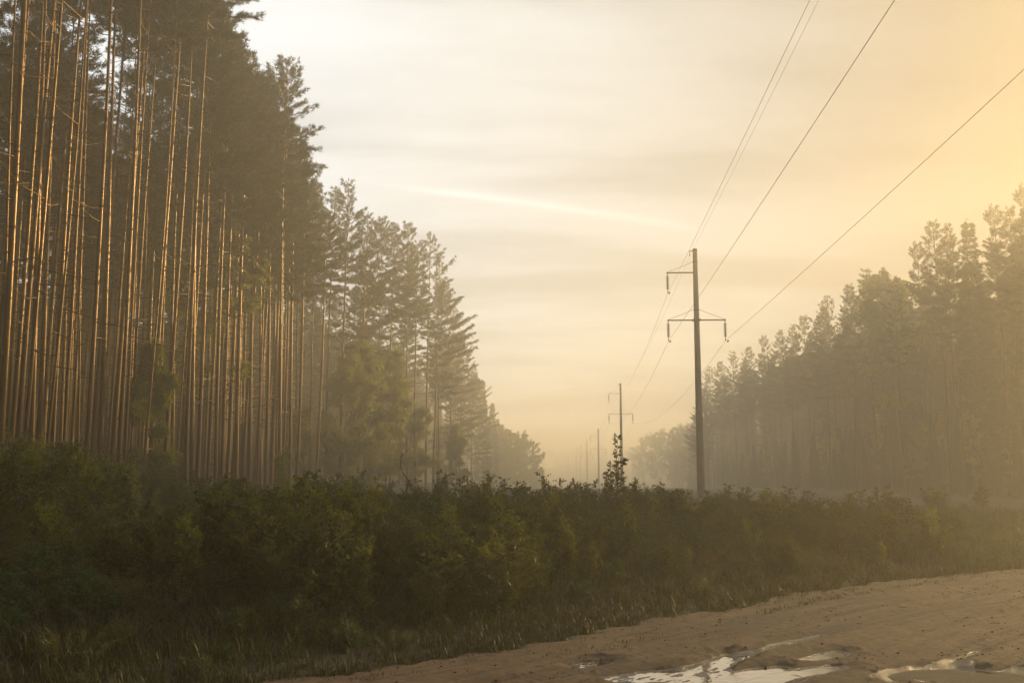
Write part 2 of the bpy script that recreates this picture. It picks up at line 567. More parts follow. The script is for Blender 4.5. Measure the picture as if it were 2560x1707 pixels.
def rd(px, py):
    x, y = ground_hit(px, py, 0.0)
    p = np.array([x, y]) - A0
    return float(p @ RD), float(p @ RN)


def crop(x, y):                             # pixels of the zoomed road view to (s, d)
    return rd(1360 + x / 1.96, 1380 + y / 1.96)


puddle_lines = {
    'gilded': [((345, 600), 0.08), ((430, 596), 0.15), ((560, 590), 0.25), ((690, 586), 0.28), ((800, 562), 0.20), ((840, 540), 0.10), ((930, 490), 0.05)],
    'bright': [((930, 655), 0.16), ((1040, 612), 0.17), ((1150, 580), 0.13), ((1260, 566), 0.10), ((1390, 550), 0.06), ((1420, 542), 0.03)],
    'inner': [((740, 640), 0.10), ((850, 606), 0.09), ((960, 578), 0.08), ((1060, 556), 0.07), ((1170, 545), 0.03)],
    'narrow': [((1280, 505), 0.03), ((1350, 494), 0.06), ((1400, 482), 0.05), ((1450, 472), 0.03)],
    'small': [((172, 541), 0.02), ((210, 534), 0.035), ((255, 526), 0.03), ((295, 520), 0.01)],
    'dark': [((1765, 592), 0.10), ((1850, 590), 0.20), ((1960, 585), 0.30), ((2080, 588), 0.36), ((2180, 596), 0.32), ((2290, 602), 0.32), ((2400, 612), 0.26), ((2500, 620), 0.15)],
}
WATER_Z = -0.045


def seg_dist(s, d, line):
    """signed distance to a variable-width polyline (negative inside)"""
    best = np.full(s.shape, 9.0)
    for ((p0, w0), (p1, w1)) in zip(line[:-1], line[1:]):
        a, b = np.array(crop(*p0)), np.array(crop(*p1))
        ab = b - a
        t = np.clip(((s - a[0]) * ab[0] + (d - a[1]) * ab[1]) / (ab @ ab), 0, 1)
        q = np.hypot(s - a[0] - t * ab[0], d - a[1] - t * ab[1]) - (w0 + (w1 - w0) * t)
        best = np.minimum(best, q)
    return best


rs = np.concatenate([np.arange(-14, -1.5, 0.25), np.arange(-1.5, 13.5, 0.022), np.arange(13.5, 22, 0.06), np.arange(22, 70, 0.4)])
rdv = np.concatenate([np.arange(-10.9, -7.6, 0.2), np.arange(-7.6, 1.0, 0.022)])
S, D = np.meshgrid(rs, rdv, indexing='ij')          # D measured from the wavy far edge
Dabs = D + np.interp(S, edge_s, edge_d)
wob = 0.16 * fbm(S * 0.25, D * 0 + 3, 2)
Z = 0.035 * fbm(S * 0.5, D * 1.3, 3) + 0.016 * fbm(S * 0.4 + 3, D * 6, 3)
rut = np.zeros_like(S)
damp = np.zeros_like(S)
rr_ = np.random.default_rng(77)
tracks = [(-0.75, .16, .026), (-1.35, .13, .03), (-1.75, .08, .015), (-2.1, .14, .035), (-2.75, .12, .03), (-3.35, .2, .05), (-3.75, .09, .02), (-4.05, .13, .035),
          (-4.75, .18, .05), (-5.1, .08, .02), (-5.5, .15, .04), (-6.3, .2, .05), (-6.9, .12, .03)]
for c, w, dep in tracks:
    u = (D - c - wob * 1.8 - 0.10 * np.sin(S * 0.35 + c * 3) + S * 0.018 * math.sin(c * 9))
    mod = np.clip(0.25 + 2.0 * (fbm(S * 0.22 + c * 7, D * 0.1, 2) + 0.25), 0, 1.5)
    g = dep * np.exp(-(u / w) ** 2) * mod
    rut += g
    crest = np.exp(-((np.abs(u) - 1.5 * w) / (0.5 * w)) ** 2) * mod
    Z += 0.5 * dep * crest * (0.2 + 1.6 * (fbm(S * 2.2 + c, D * 5, 4) + 0.5))
    clod = np.clip(fbm(S * 9 + c * 3, D * 11, 3) - 0.10, 0, 1)
    Z += 0.07 * clod * crest
    damp += crest * clod * 2.2
    tread = np.sin((S + np.abs(u) * 0.8) * 2 * np.pi / 0.12)
    tm = np.exp(-(u / (w * 1.1)) ** 4) * sstep(0.42, 0.55, fbm(S * 0.2 + c * 5, D * 0, 2) + 0.55)
    Z += 0.0022 * tread * tm
Z -= rut
lump = np.clip(fbm(S * 5.5, D * 7, 4) - 0.14, 0, 1)
Z += 0.045 * lump * sstep(0.35, 0.65, fbm(S * 0.5 + 9, D * 0.9, 2) + 0.45)
Z += 0.012 * fbm(S * 9, D * 9, 3) + 0.006 * fbm(S * 18, D * 18, 2)
pd = np.full(S.shape, 9.0)
gild = seg_dist(S, Dabs, puddle_lines['gilded'])
for k, line in puddle_lines.items():
    pd = np.minimum(pd, seg_dist(S, Dabs, line))
pdn = 0.07 * fbm(S * 3.0, Dabs * 6, 3) + 0.05 * fbm(S * 9 + 5, Dabs * 16, 3)
pd = pd + pdn - 0.05
near = sstep(0.25, 0.0, pd)
Z = Z * (1 - 0.6 * near) + near * (WATER_Z + 0.012)
Z = np.where(pd < 0.05, np.minimum(Z, WATER_Z + 0.004 + pd * 0.25), Z)
Z = np.where(gild < 0.04, np.maximum(Z, WATER_Z - 0.012) + 0.055 * np.clip(fbm(S * 7 + 3, Dabs * 26, 4) + 0.11, 0, 0.5), Z)
Z += 0.06 * np.clip(fbm(S * 7 + 31, Dabs * 11, 3) - 0.08, 0, 1) * sstep(0.02, 0.08, pd) * sstep(0.4, 0.12, pd)
streak = sstep(0.50, 0.68, fbm(S * 0.35 + 5, D * 3.2 + wob * 3, 4) + 0.5)
wet = 0.55 * sstep(0.35, 0.0, pd) + 0.45 * sstep(0.05, -0.01, pd) + 0.60 * sstep(0.006, 0.040, rut) + 0.55 * streak + 0.5 * np.clip(damp, 0, 1)
wet = np.clip(wet, 0, 1)
ragged = 0.55 * fbm(S * 0.9, D * 0.4 + 4, 4) + 0.30 * fbm(S * 4, D * 4, 2)
Z -= 0.30 * sstep(0.0, 0.5, D + ragged)
X_ = A0[0] + RD[0] * S + RN[0] * Dabs
Y_ = A0[1] + RD[1] * S + RN[1] * Dabs
mb = MB()
mb.raw(np.stack([X_, Y_, Z], -1), grid_faces(len(rs), len(rdv)), 0, True)
road = mb.build('road', [road_material()])
tag(road, kind='structure')
at_ = road.data.attributes.new('wet', 'FLOAT', 'POINT')
at_.data.foreach_set('value', wet.astype(np.float32).ravel())


at2 = road.data.attributes.new('track', 'FLOAT_VECTOR', 'POINT')
at2.data.foreach_set('vector', np.stack([S, D - wob * 1.8 - 0.10 * np.sin(S * 0.35), 0 * S], -1).astype(np.float32).ravel())


def road_z(x, y):
    return 0.0


M_WATER = water_material()
pud_labels = {
    'gilded': ('gold-flecked muddy puddle in a rut beside the bright puddle', 0.10),
    'bright': ('long bright puddle mirroring the sky along a tyre rut', 0.08),
    'inner': ('thin broken puddle between the gold-flecked puddle and the long bright one', 0.08),
    'narrow': ('short narrow glint of water farther up the rut on the road', 0.07),
    'small': ('tiny sliver puddle alone at the left on the sandy road', 0.06),
    'dark': ('wide dark puddle at the right on the sandy road', 0.10),
}
for k, line in puddle_lines.items():
    pts = [np.array(crop(*p)) for p, w in line]
    ws = [w for p, w in line]
    lft, rgt = [], []
    for i, p in enumerate(pts):
        tg = pts[min(i + 1, len(pts) - 1)] - pts[max(i - 1, 0)]
        tg /= np.linalg.norm(tg)
        nn = np.array([-tg[1], tg[0]])
        e = tg * (0.12 if i == len(pts) - 1 else -0.12 if i == 0 else 0)
        lft.append(p + nn * (ws[i] + pud_labels[k][1]) + e)
        rgt.append(p - nn * (ws[i] + pud_labels[k][1]) + e)
    v = [(*(A0 + RD * q[0] + RN * q[1]), WATER_Z) for q in lft + rgt]
    n = len(pts)
    mb = MB()
    zoff = list(puddle_lines).index(k) * 0.0007
    vv = np.array(v)
    vv[:, 2] += zoff
    mb.raw(vv, [[i + n, i + n + 1, i + 1, i] for i in range(n - 1)], 0, True)
    tag(mb.build('puddle', [M_WATER]), pud_labels[k][0], 'puddle', 'puddles in the tyre ruts')


# ------------------------------------------------------------------ power line
POLE_H = 18.4                      # above its own ground


def make_pole(loc, label):
    root = empty('power_pole', loc)
    tag(root, label, 'power pole', 'concrete poles of the power line')
    return root


pole_mesh = {}
H0 = POLE_H
top_r, bot_r = 0.165, 0.285
zz = np.linspace(-1.0, H0, 24)
m1 = MB()
m1.tube(np.stack([0 * zz, 0 * zz, zz], -1), bot_r + (top_r - bot_r) * np.clip(zz / H0, 0, 1), 24, 0)
for zb in (H0 - 0.12, H0 - 1.0, H0 - 4.55, H0 - 5.35):
    rr = bot_r + (top_r - bot_r) * zb / H0 + 0.012
    m1.lathe((0, 0, zb), [(rr - .02, -.05), (rr, -.05), (rr, .05), (rr - .02, .05)], 24, 1)
pole_mesh['shaft'] = m1.mesh('shaft', [M_CONCRETE, M_STEEL])
UP_Z, LO_Z, ARM = H0 - 1.78, H0 - 5.3, 2.08


def arm_mesh(name, x0, x1):
    m = MB()
    m.box(((x0 + x1) / 2, -0.04, 0), (abs(x1 - x0), 0.06, 0.075))
    m.box(((x0 + x1) / 2, 0.05, 0.0), (abs(x1 - x0), 0.06, 0.075))
    for x in np.linspace(x0, x1, 6):
        m.box((x, 0.005, 0.0), (0.05, 0.16, 0.05))
    return m.mesh(name, [M_STEEL])


pole_mesh['upper_crossarm'] = arm_mesh('upper_crossarm', -ARM, 0.0 - 0.15)
m = MB()
for a, b in ((-ARM - 0.02, -0.2), (0.2, ARM)):
    mm = (a + b) / 2
    m.box((mm, -0.04, 0), (abs(b - a), 0.06, 0.075))
    m.box((mm, 0.05, 0), (abs(b - a), 0.06, 0.075))
    for x in np.linspace(a, b, 6):
        m.box((x, 0.005, 0.0), (0.05, 0.16, 0.05))
m.box((0, -0.28, 0), (0.6, 0.07, 0.09))
m.box((0, 0.28, 0), (0.6, 0.07, 0.09))
pole_mesh['lower_crossarm'] = m.mesh('lower_crossarm', [M_STEEL])
m = MB()
m.tube([(-0.17, 0, 0), (-ARM * 0.5, 0, -0.37), (-ARM + 0.03, 0, -0.74)], 0.014, 6)
pole_mesh['tie_rod'] = m.mesh('tie_rod', [M_STEEL])
m = MB()
m.tube([(0, 0, 0), (0, 0, -1.5)], 0.022, 6)
for i in range(8):
    z = -0.24 - i * 0.128
    m.lathe((0, 0, z), [(0.03, 0.05), (0.05, 0.045), (0.125, -0.01), (0.122, -0.03), (0.05, -0.02), (0.03, -0.05)], 12)
m.box((0, 0, -1.42), (0.05, 0.26, 0.10))
m.box((0, 0, -0.06), (0.06, 0.06, 0.12))
pole_mesh['insulator'] = m.mesh('insulator', [M_GLASSY])
m = MB()
m.box((-0.28, 0, 0.0), (0.26, 0.05, 0.05))
m.tube([(-0.38, 0, 0), (-0.38, 0, -0.34)], 0.022, 6)
m.box((-0.38, 0, -0.34), (0.06, 0.2, 0.08))
pole_mesh['wire_bracket'] = m.mesh('wire_bracket', [M_STEEL])
m = MB()
m.box((0, 0, 0), (0.05, 0.3, 0.05))
m.lathe((0, -0.16, -0.03), [(0.005, -.05), (0.05, -.05), (0.05, .05), (0.005, .05)], 8)
m.lathe((0, 0.16, -0.03), [(0.005, -.05), (0.05, -.05), (0.05, .05), (0.005, .05)], 8)
pole_mesh['damper'] = m.mesh('damper', [M_STEEL])

# (photo pixel of the top, distance along the line)
pole_px = [(1737, 622, 72), (1551, 958, 173), (1495.5, 1072, 268), (1467, 1100, 372), (1450.5, 1113, 470), (1440.5, 1123, 560), (1431, 1130, 660)]
pole_label = ['tall nearest concrete power pole with three insulator strings',
              'second concrete power pole, rising behind the leafy sapling',
              'third concrete power pole, faded by haze left of the sapling',
              'fourth power pole, pale in the mist with arms still visible',
              'fifth power pole, thin grey line in the mist',
              'sixth power pole, barely visible thin line in the mist',
              'seventh and farthest power pole, almost lost in the mist']
poles = []
for (px, py, y), lab in zip(pole_px, pole_label):
    p = at(px, py, y)
    r = make_pole((p.x, p.y, p.z - H0), lab)
    link('shaft', pole_mesh['shaft'], r)
    o = link('upper_crossarm', pole_mesh['upper_crossarm'], r)
    o.location = (0, 0, UP_Z)
    o2 = link('lower_crossarm', pole_mesh['lower_crossarm'], r)
    o2.location = (0, 0, LO_Z)
    for zt, sg in ((UP_Z + 0.80, 1), (LO_Z + 0.80, 1), (LO_Z + 0.80, -1)):
        q = link('tie_rod', pole_mesh['tie_rod'], r)
        q.location = (0, 0, zt)
        q.scale = (sg, 1, 1)
    for xx, z0 in ((-ARM + 0.04, UP_Z), (-ARM + 0.02, LO_Z), (ARM - 0.04, LO_Z)):
        q = link('insulator', pole_mesh['insulator'], r)
        q.location = (xx, 0, z0 - 0.04)
        dm = link('damper', pole_mesh['damper'], q)
        dm.location = (0, -1.0, -1.62) if y < 100 else (0, -0.9, -1.58)
    q = link('wire_bracket', pole_mesh['wire_bracket'], r)
    q.location = (0, 0, H0 - 0.15)
    poles.append(Vector(r.location))

# wires: one continuous object per conductor
behind = poles[0] - ray(1455, 1207) * 134.0
spans = [behind] + poles
off = {
    'upper': ((-ARM + 0.04, UP_Z - 1.50), 'upper left power conductor hanging from the single-sided arm', 0.009),
    'left': ((-ARM + 0.02, LO_Z - 1.50), 'lower left power conductor crossing before the near pole', 0.0095),
    'right': ((ARM - 0.04, LO_Z - 1.50), 'right power conductor running out of frame at the right', 0.0095),
    'earth': ((-0.38, H0 - 0.52), 'thin earth wire strung along the pole tops', 0.007),
}
for k, ((ox, oz), lab, rad) in off.items():
    pts = []
    for i, (a, b) in enumerate(zip(spans[:-1], spans[1:])):
        L = (b - a).length
        sag = (0.021 if k != 'earth' else 0.017) * L
        if i == 0:
            sag = 0.0047 * L
        n = 40 if i < 2 else 16
        for q in range(n):
            t = q / n
            p = a.lerp(b, t)
            pts.append((p.x + ox, p.y, p.z + oz - 4 * sag * t * (1 - t)))
    pts.append((spans[-1].x + ox, spans[-1].y, spans[-1].z + oz))
    mb = MB()
    mb.tube(pts, rad, 6)
    tag(mb.build('power_line_wire', [M_WIRE]), lab, 'power line')


# ------------------------------------------------------------------ tree makers
def unit(v):
    v = np.asarray(v, float)
    return v / (np.linalg.norm(v) + 1e-9)


def trunk_path(rg, H, wander=0.16, n=26):
    z = np.linspace(-0.6, H, n)
    a, b = rg.uniform(0, 6.28, 2)
    t = np.clip(z / H, 0, 1)
    x = wander * (np.sin(t * 3.1 + a) - math.sin(a)) + 0.06 * np.cumsum(rg.normal(0, .3, n)) * .3
    y = wander * (np.sin(t * 2.7 + b) - math.sin(b)) + 0.06 * np.cumsum(rg.normal(0, .3, n)) * .3
    return np.stack([x, y, z], -1)


def make_pine(seed, H=25.0, start=0.62, rad=2.4, r0=0.17, stubs=26, side=None, tuft_k=10, needle=0.20, dens=1.25, topround=0.85, wander=0.16, gap=1.0, side_k=0.55):
    rg = np.random.default_rng(seed)
    tr, cr = MB(), MB()
    path = trunk_path(rg, H, wander)
    t = np.clip(path[:, 2] / H, 0, 1)
    rr = r0 * (1 - 0.82 * t ** 1.2) * np.where(path[:, 2] < 0.3, 1.18, 1)
    rr[-1] = 0.012
    tr.tube(path, rr, 10, 0, False)
    at_z = lambda z: np.array([np.interp(z, path[:, 2], path[:, 0]), np.interp(z, path[:, 2], path[:, 1]), z])
    for i in range(stubs):
        z = H * rg.uniform(0.14, start + 0.05)
        a = rg.uniform(0, 6.28)
        L = rg.choice([0.25, 0.5, 1.1, 1.9]) * rg.uniform(0.7, 1.3)
        d = np.array([math.cos(a), math.sin(a), rg.uniform(-0.35, 0.3)])
        p = at_z(z)
        mid = p + d * L * 0.5 + np.array([0, 0, -0.04 * L])
        tr.tube([p, mid, p + d * L + np.array([0, 0, rg.uniform(-.2, .25) * L])], [0.022, 0.015, 0.005], 4, 0, False)
    cs, ds = [], []
    z = H * start
    while z < H * 0.992:
        u = (z - H * start) / (H * (1 - start))
        prof = (0.45 + 0.55 * math.sin(min(1, u / 0.35) * 1.57)) * (1 - u ** 1.5) ** topround
        nb = int(rg.integers(3, 6))
        a0 = rg.uniform(0, 6.28)
        for b in range(nb):
            a = a0 + b * 6.28 / nb + rg.uniform(-.5, .5)
            L = rad * prof * rg.uniform(0.45, 1.35) + 0.22
            if side is not None:
                L *= 1 + side_k * math.cos(a - side) if u < 0.8 else 1
            if rg.random() < 0.12:
                L *= 0.4
            el = -0.18 + 0.12 * rg.normal() + 1.15 * u ** 1.5
            hd = np.array([math.cos(a), math.sin(a), 0])
            sd = np.array([-math.sin(a), math.cos(a), 0])
            p0 = at_z(z + rg.uniform(-.2, .2))
            n = 6
            tt = np.linspace(0, 1, n)
            bp = p0 + tt[:, None] * L * (hd * math.cos(el) + np.array([0, 0, math.sin(el)])) + (tt[:, None] ** 2) * L * np.array([0, 0, 0.22 + .1 * rg.normal()]) \
                + (tt[:, None] ** 2) * L * sd * rg.normal() * 0.15
            cr.tube(bp, np.linspace(0.034 * (0.4 + L / rad * .6), 0.008, n), 4, 0, False)
            nt = int(max(6, L * 13 * dens))
            for q in range(nt):
                w = rg.uniform(0.22, 1.0) ** 0.8
                base = np.array([np.interp(w, tt, bp[:, i]) for i in range(3)])
                sgn = rg.choice([-1, 1])
                tl = L * 0.28 * (1.15 - w) + 0.13
                td = unit(hd * 0.8 + sd * sgn * rg.uniform(0.3, 1.0) + np.array([0, 0, rg.uniform(-.1, .65)]))
                tip = base + td * tl * rg.uniform(.5, 1)
                if tl > 0.35:
                    cr.tube([base, tip], [0.009, 0.005], 3, 0, False)
                    m_ = 2
                else:
                    m_ = 1
                for e in range(m_):
                    cs.append(base + (tip - base) * (1 - 0.48 * e))
                    ds.append(unit(td + np.array([0, 0, 0.35])))
        z += gap * rg.uniform(0.4, 0.68) * (1.0 if u < 0.7 else 0.6)
    cs.append(at_z(H - 0.05))
    ds.append([0, 0, 1])
    cr.blades(np.array(cs), np.array(ds), tuft_k, needle, needle * 0.15, 0.5, rg, 1)
    return tr, cr, [M_PINEBARK], [M_PINEBARK, M_NEEDLE], H


def make_spruce(seed, H=22.0, start=0.06, rad=2.6, r0=0.18):
    rg = np.random.default_rng(seed)
    tr, cr = MB(), MB()
    path = trunk_path(rg, H, 0.08)
    t = np.clip(path[:, 2] / H, 0, 1)
    rr = r0 * (1 - 0.93 * t)
    tr.tube(path, rr, 9, 0, False)
    cs, ds = [], []
    z = H * start
    while z < H * 0.985:
        u = (z - H * start) / (H * (1 - start))
        nb = int(rg.integers(5, 8))
        a0 = rg.uniform(0, 6.28)
        for b in range(nb):
            a = a0 + b * 6.28 / nb + rg.uniform(-.3, .3)
            L = rad * (1 - u) ** 0.85 * rg.uniform(0.65, 1.15) + 0.15
            hd = np.array([math.cos(a), math.sin(a), 0])
            sd = np.array([-math.sin(a), math.cos(a), 0])
            p0 = np.array([0, 0, z])
            tt = np.linspace(0, 1, 6)
            el = -0.35 + 0.9 * u ** 2
            bp = p0 + tt[:, None] * L * (hd + np.array([0, 0, el])) + (tt[:, None] ** 2) * L * np.array([0, 0, 0.28])
            cr.tube(bp, np.linspace(0.03, 0.007, 6), 4, 0, False)
            nt = int(max(5, L * 11))
            for q in range(nt):
                w = rg.uniform(0.15, 1.0) ** 0.8
                base = np.array([np.interp(w, tt, bp[:, i]) for i in range(3)])
                sgn = rg.choice([-1, 1])
                td = unit(hd * 0.8 + sd * sgn * rg.uniform(0.2, 1.0) + np.array([0, 0, rg.uniform(-.45, .05)]))
                tl = L * 0.3 * (1.1 - w) + 0.12
                for e in (1.0, 0.5):
                    cs.append(base + td * tl * e)
                    ds.append(td)
        z += rg.uniform(0.3, 0.5)
    cs.append([0, 0, H - 0.1])
    ds.append([0, 0, 1])
    cr.blades(np.array(cs), np.array(ds), 9, 0.26, 0.05, 0.5, rg, 1)
    return tr, cr, [M_PINEBARK], [M_PINEBARK, M_SPRUCE], H


def make_broadleaf(seed, H=12.0, start=0.15, rad=2.6, r0=0.10, leaf=0.16, nleaf=9000, round_=0.6, mleaf=None, mbark=None, droop=0.5, spread=0.07):
    rg = np.random.default_rng(seed)
    tr, cr = MB(), MB()
    path = trunk_path(rg, H, 0.2, 16)
    t = np.clip(path[:, 2] / H, 0, 1)
    tr.tube(path[:-2], (r0 * (1 - 0.9 * t))[:-2], 8, 0, False)
    at_z = lambda z: np.array([np.interp(z, path[:, 2], path[:, 0]), np.interp(z, path[:, 2], path[:, 1]), z])
    tips, dirs, wts = [], [], []
    nb = int(34 * (1 - start) * H / 10)
    for i in range(nb):
        u = rg.uniform(0, 1) ** 0.85
        z = H * (start + (1 - start) * u * 0.97)
        a = rg.uniform(0, 6.28)
        prof = (math.sin(math.pi * min(1, (u + 0.13) / 1.15)) ** round_)
        L = rad * prof * rg.uniform(0.5, 1.2) + 0.25
        el = rg.uniform(0.15, 0.75) + 0.5 * u
        hd = np.array([math.cos(a), math.sin(a), 0])
        tt = np.linspace(0, 1, 6)
        p0 = at_z(z * 0.94)
        bp = p0 + tt[:, None] * L * (hd * math.cos(el) + np.array([0, 0, math.sin(el)])) - (tt[:, None] ** 2.2) * L * np.array([0, 0, 0.35 * droop])
        cr.tube(bp, np.linspace(0.03, 0.006, 6), 4, 0, False)
        for q in range(int(5 + L * 4)):
            w = rg.uniform(0.25, 1)
            base = np.array([np.interp(w, tt, bp[:, i_]) for i_ in range(3)])
            td = unit(hd + rg.normal(0, .7, 3))
            tl = rg.uniform(.25, .75) * (0.4 + 0.3 * L)
            tip = base + td * tl - np.array([0, 0, droop * tl * .4])
            cr.tube([base, tip], [0.008, 0.004], 3, 0, False)
            tips.append((base, tip))
            dirs.append(td)
    n = len(tips)
    idx = rg.integers(0, n, nleaf)
    b = np.array([x[0] for x in tips])[idx]
    e = np.array([x[1] for x in tips])[idx]
    w = rg.uniform(0.1, 1.05, (nleaf, 1))
    c = b + (e - b) * w + rg.normal(0, spread, (nleaf, 3))
    cr.leaves(c, np.array(dirs)[idx], leaf, rg, 1, 0.7, droop)
    return tr, cr, [mbark or M_BIRCHBARK], [mbark or M_BIRCHBARK, mleaf or M_BIRCH], H


class Kind:
    def __init__(s, mk, name):
        tr, cr, mt, mc, s.H = mk
        s.trunk = tr.mesh('trunk', mt)
        s.crown = cr.mesh('crown', mc)
        s.name = name
        both = MB()                                   # single mesh for masses of trees
        both.v, both.f, both.m, both.sm, both.nv = list(tr.v), list(tr.f), list(tr.m), list(tr.sm), tr.nv
        for v, f, m_, sm in zip(cr.v, cr.f, cr.m, cr.sm):
            both.v.append(v)
            both.f.append(f + tr.nv)
            both.m.append(m_)
            both.sm.append(sm)
        both.nv = tr.nv + cr.nv
        s.both, s.mc = both, mc
        s._src = None

    def src(s):
        if s._src is None:
            s._src = bpy.data.objects.new(s.name, s.both.mesh(s.name, s.mc))
        return s._src


def plant_tree(kind, x, y, H, label, cat, group=None, rz=None, lean=0.006):
    r = empty(kind.name, (x, y, tz(x, y)), (random.gauss(0, lean), random.gauss(0, lean), random.uniform(0, 6.28) if rz is None else rz), H / kind.H)
    tag(r, label, cat, group)
    link('trunk', kind.trunk, r)
    link('crown', kind.crown, r)
    return r


def top_spot(px, py, H):
    """the ground spot whose tree of height H has its top at the photo's pixel"""
    d = ray(px, py)
    y = 80.0
    for _ in range(12):
        y = (tz(d.x * y, y) + H - EYE) / d.z
    return d.x * y, y


def px_of(x, y, z=8.0):
    q = CAM_M.inverted() @ (Vector((x, y, z)) - Vector((0, 0, EYE)))
    return 1280 + F * q.x / -q.z


PINES = [Kind(make_pine(s, 25, st, rd_, r0, stubs), 'pine_tree') for s, st, rd_, r0, stubs in
         ((11, 0.60, 2.2, 0.11, 46), (12, 0.64, 2.4, 0.095, 42), (13, 0.58, 2.2, 0.12, 50), (14, 0.66, 2.6, 0.105, 40), (15, 0.60, 2.0, 0.08, 54), (16, 0.62, 2.6, 0.13, 42))]
TALL = [Kind(make_pine(s, 30, st, rd_, r0, 46, wander=wn), 'pine_tree') for s, st, rd_, r0, wn in ((81, 0.74, 2.3, 0.09, 0.2), (82, 0.78, 2.4, 0.07, 0.15), (83, 0.72, 2.1, 0.055, 0.35), (84, 0.76, 2.5, 0.125, 0.2))]
EDGE = [Kind(make_pine(s, 25, st, rd_, r0, 20, side=0.0, dens=1.1, gap=1.5, topround=0.85), 'pine_tree') for s, st, rd_, r0 in
        ((21, 0.44, 2.9, 0.13), (22, 0.38, 3.1, 0.14), (23, 0.48, 2.8, 0.12))]
NEAR = [Kind(make_pine(s, 25, st, rd_, r0, 24, side=0.0, side_k=0.25, dens=1.15, gap=1.25, topround=0.8), 'pine_tree') for s, st, rd_, r0 in
        ((24, 0.52, 1.75, 0.12), (25, 0.56, 1.9, 0.11), (26, 0.50, 1.6, 0.13))]
LONE = Kind(make_pine(31, 21, 0.70, 1.9, 0.12, 16, side=0.3, dens=1.9), 'pine_tree')
LOWP = [Kind(make_pine(s, 25, st, rd_, 0.2, 14, side=-0.2, dens=1.1), 'pine_tree') for s, st, rd_ in ((33, 0.22, 3.3), (34, 0.28, 3.0))]
SPRUCE = [Kind(make_spruce(41, 22, 0.05, 2.5), 'spruce_tree'), Kind(make_spruce(42, 22, 0.08, 2.0), 'spruce_tree')]
BIRCH = [Kind(make_broadleaf(51, 12, 0.03, 3.0, 0.09, 0.17, 42000, spread=0.15), 'birch_tree'), Kind(make_broadleaf(52, 12, 0.04, 2.5, 0.08, 0.17, 36000, spread=0.15), 'birch_tree'),
         Kind(make_broadleaf(53, 16, 0.35, 2.4, 0.10, 0.17, 10000), 'birch_tree')]
ROUND = [Kind(make_broadleaf(61, 14, 0.12, 4.2, 0.18, 0.26, 20000, 0.45, None, None, 0.2), 'broadleaf_tree'),
         Kind(make_broadleaf(62, 14, 0.10, 3.4, 0.16, 0.26, 18000, 0.5, None, None, 0.2), 'broadleaf_tree')]

taken = []


def free(x, y, dmin):
    return all((x - a) ** 2 + (y - b) ** 2 > dmin * dmin for a, b in taken)


# ---- left wood: silhouette trees at the clearing's edge
sil = [(500, 2, 27.0), (548, 80, 26.5), (578, 128, 26.0), (606, 182, 25.5), (640, 212, 25.5), (668, 255, 25.0), (690, 305, 24.5), (704, 350, 23.5)]
left_edge = []
for i, (a, b, H) in enumerate(sil):
    x, y = top_spot(a * K, b * K, H)
    taken.append((x, y))
    left_edge.append((x, y, H, NEAR[i % 3] if i > 1 else PINES[i], random.uniform(-.5, .5)))
for i, (a, b, H) in enumerate([(470, -40, 28), (520, 60, 27), (560, 120, 26.5), (590, 175, 26), (622, 225, 26), (650, 275, 25.5), (672, 330, 25), (655, 390, 23), (625, 330, 24.5), (540, 140, 26)]):
    x, y = top_spot(a * K, b * K, H)
    taken.append((x, y))
    left_edge.append((x, y, H, PINES[i % 6], None))
x, y = top_spot(742 * K, 488 * K, 21.5)
taken.append((x, y))
plant_tree(LONE, x, y, 21.5, 'lone slender pine with small tufted crown standing apart before the left wood', 'pine tree', 'pines of the left wood', 0.2, 0.0)
# trunks of the front row, read off the photograph (x at mid height)
for a in (18, 44, 60, 92, 122, 140, 182, 216, 246, 276, 304, 332, 362, 392, 418, 442, 483, 526, 584, 610, 638, 8, 30, 74, 108, 165, 200, 232, 262, 290, 318, 345, 380, 402, 430, 455, 472, 492, 510, 548, 568, 598, 622, 652):
    for _ in range(20):
        u = random.uniform(15.8, 22)
        y = u / ((1390 - a * K) / F) * 1.0
        x = at(a * K, 800, y).x
        if free(x, y, 0.8):
            break
    taken.append((x, y))
    left_edge.append((x, y, random.uniform(28, 31.5), random.choice(TALL), None) if a < 480 else (x, y, random.uniform(24.5, 28), random.choice(PINES), None))
left_edge.sort(key=lambda q: px_of(q[0], q[1]))
for i, (x, y, H, k, rz) in enumerate(left_edge):
    plant_tree(k, x, y, H, f"tall sun-edged pine in the left wood's front row, {ordinal(i + 1)} from the left", 'pine tree', 'pines of the left wood', rz)
# inner trees
inner = []
tries = 0
while len(inner) < 72 and tries < 6000:
    tries += 1
    y = random.uniform(32, 92)
    x = -random.uniform(20, 46)
    if not (-40 < px_of(x, y) < 800) or not free(x, y, 1.9):
        continue
    taken.append((x, y))
    inner.append((x, y))
inner.sort(key=lambda q: px_of(*q))
for i, (x, y) in enumerate(inner):
    plant_tree(random.choice(PINES), x, y, random.uniform(24.5, 29), f"shaded thin pine inside the left wood behind its front row, {ordinal(i + 1)} from the left" if i < 99 else None,
               'pine tree', 'pines of the left wood')
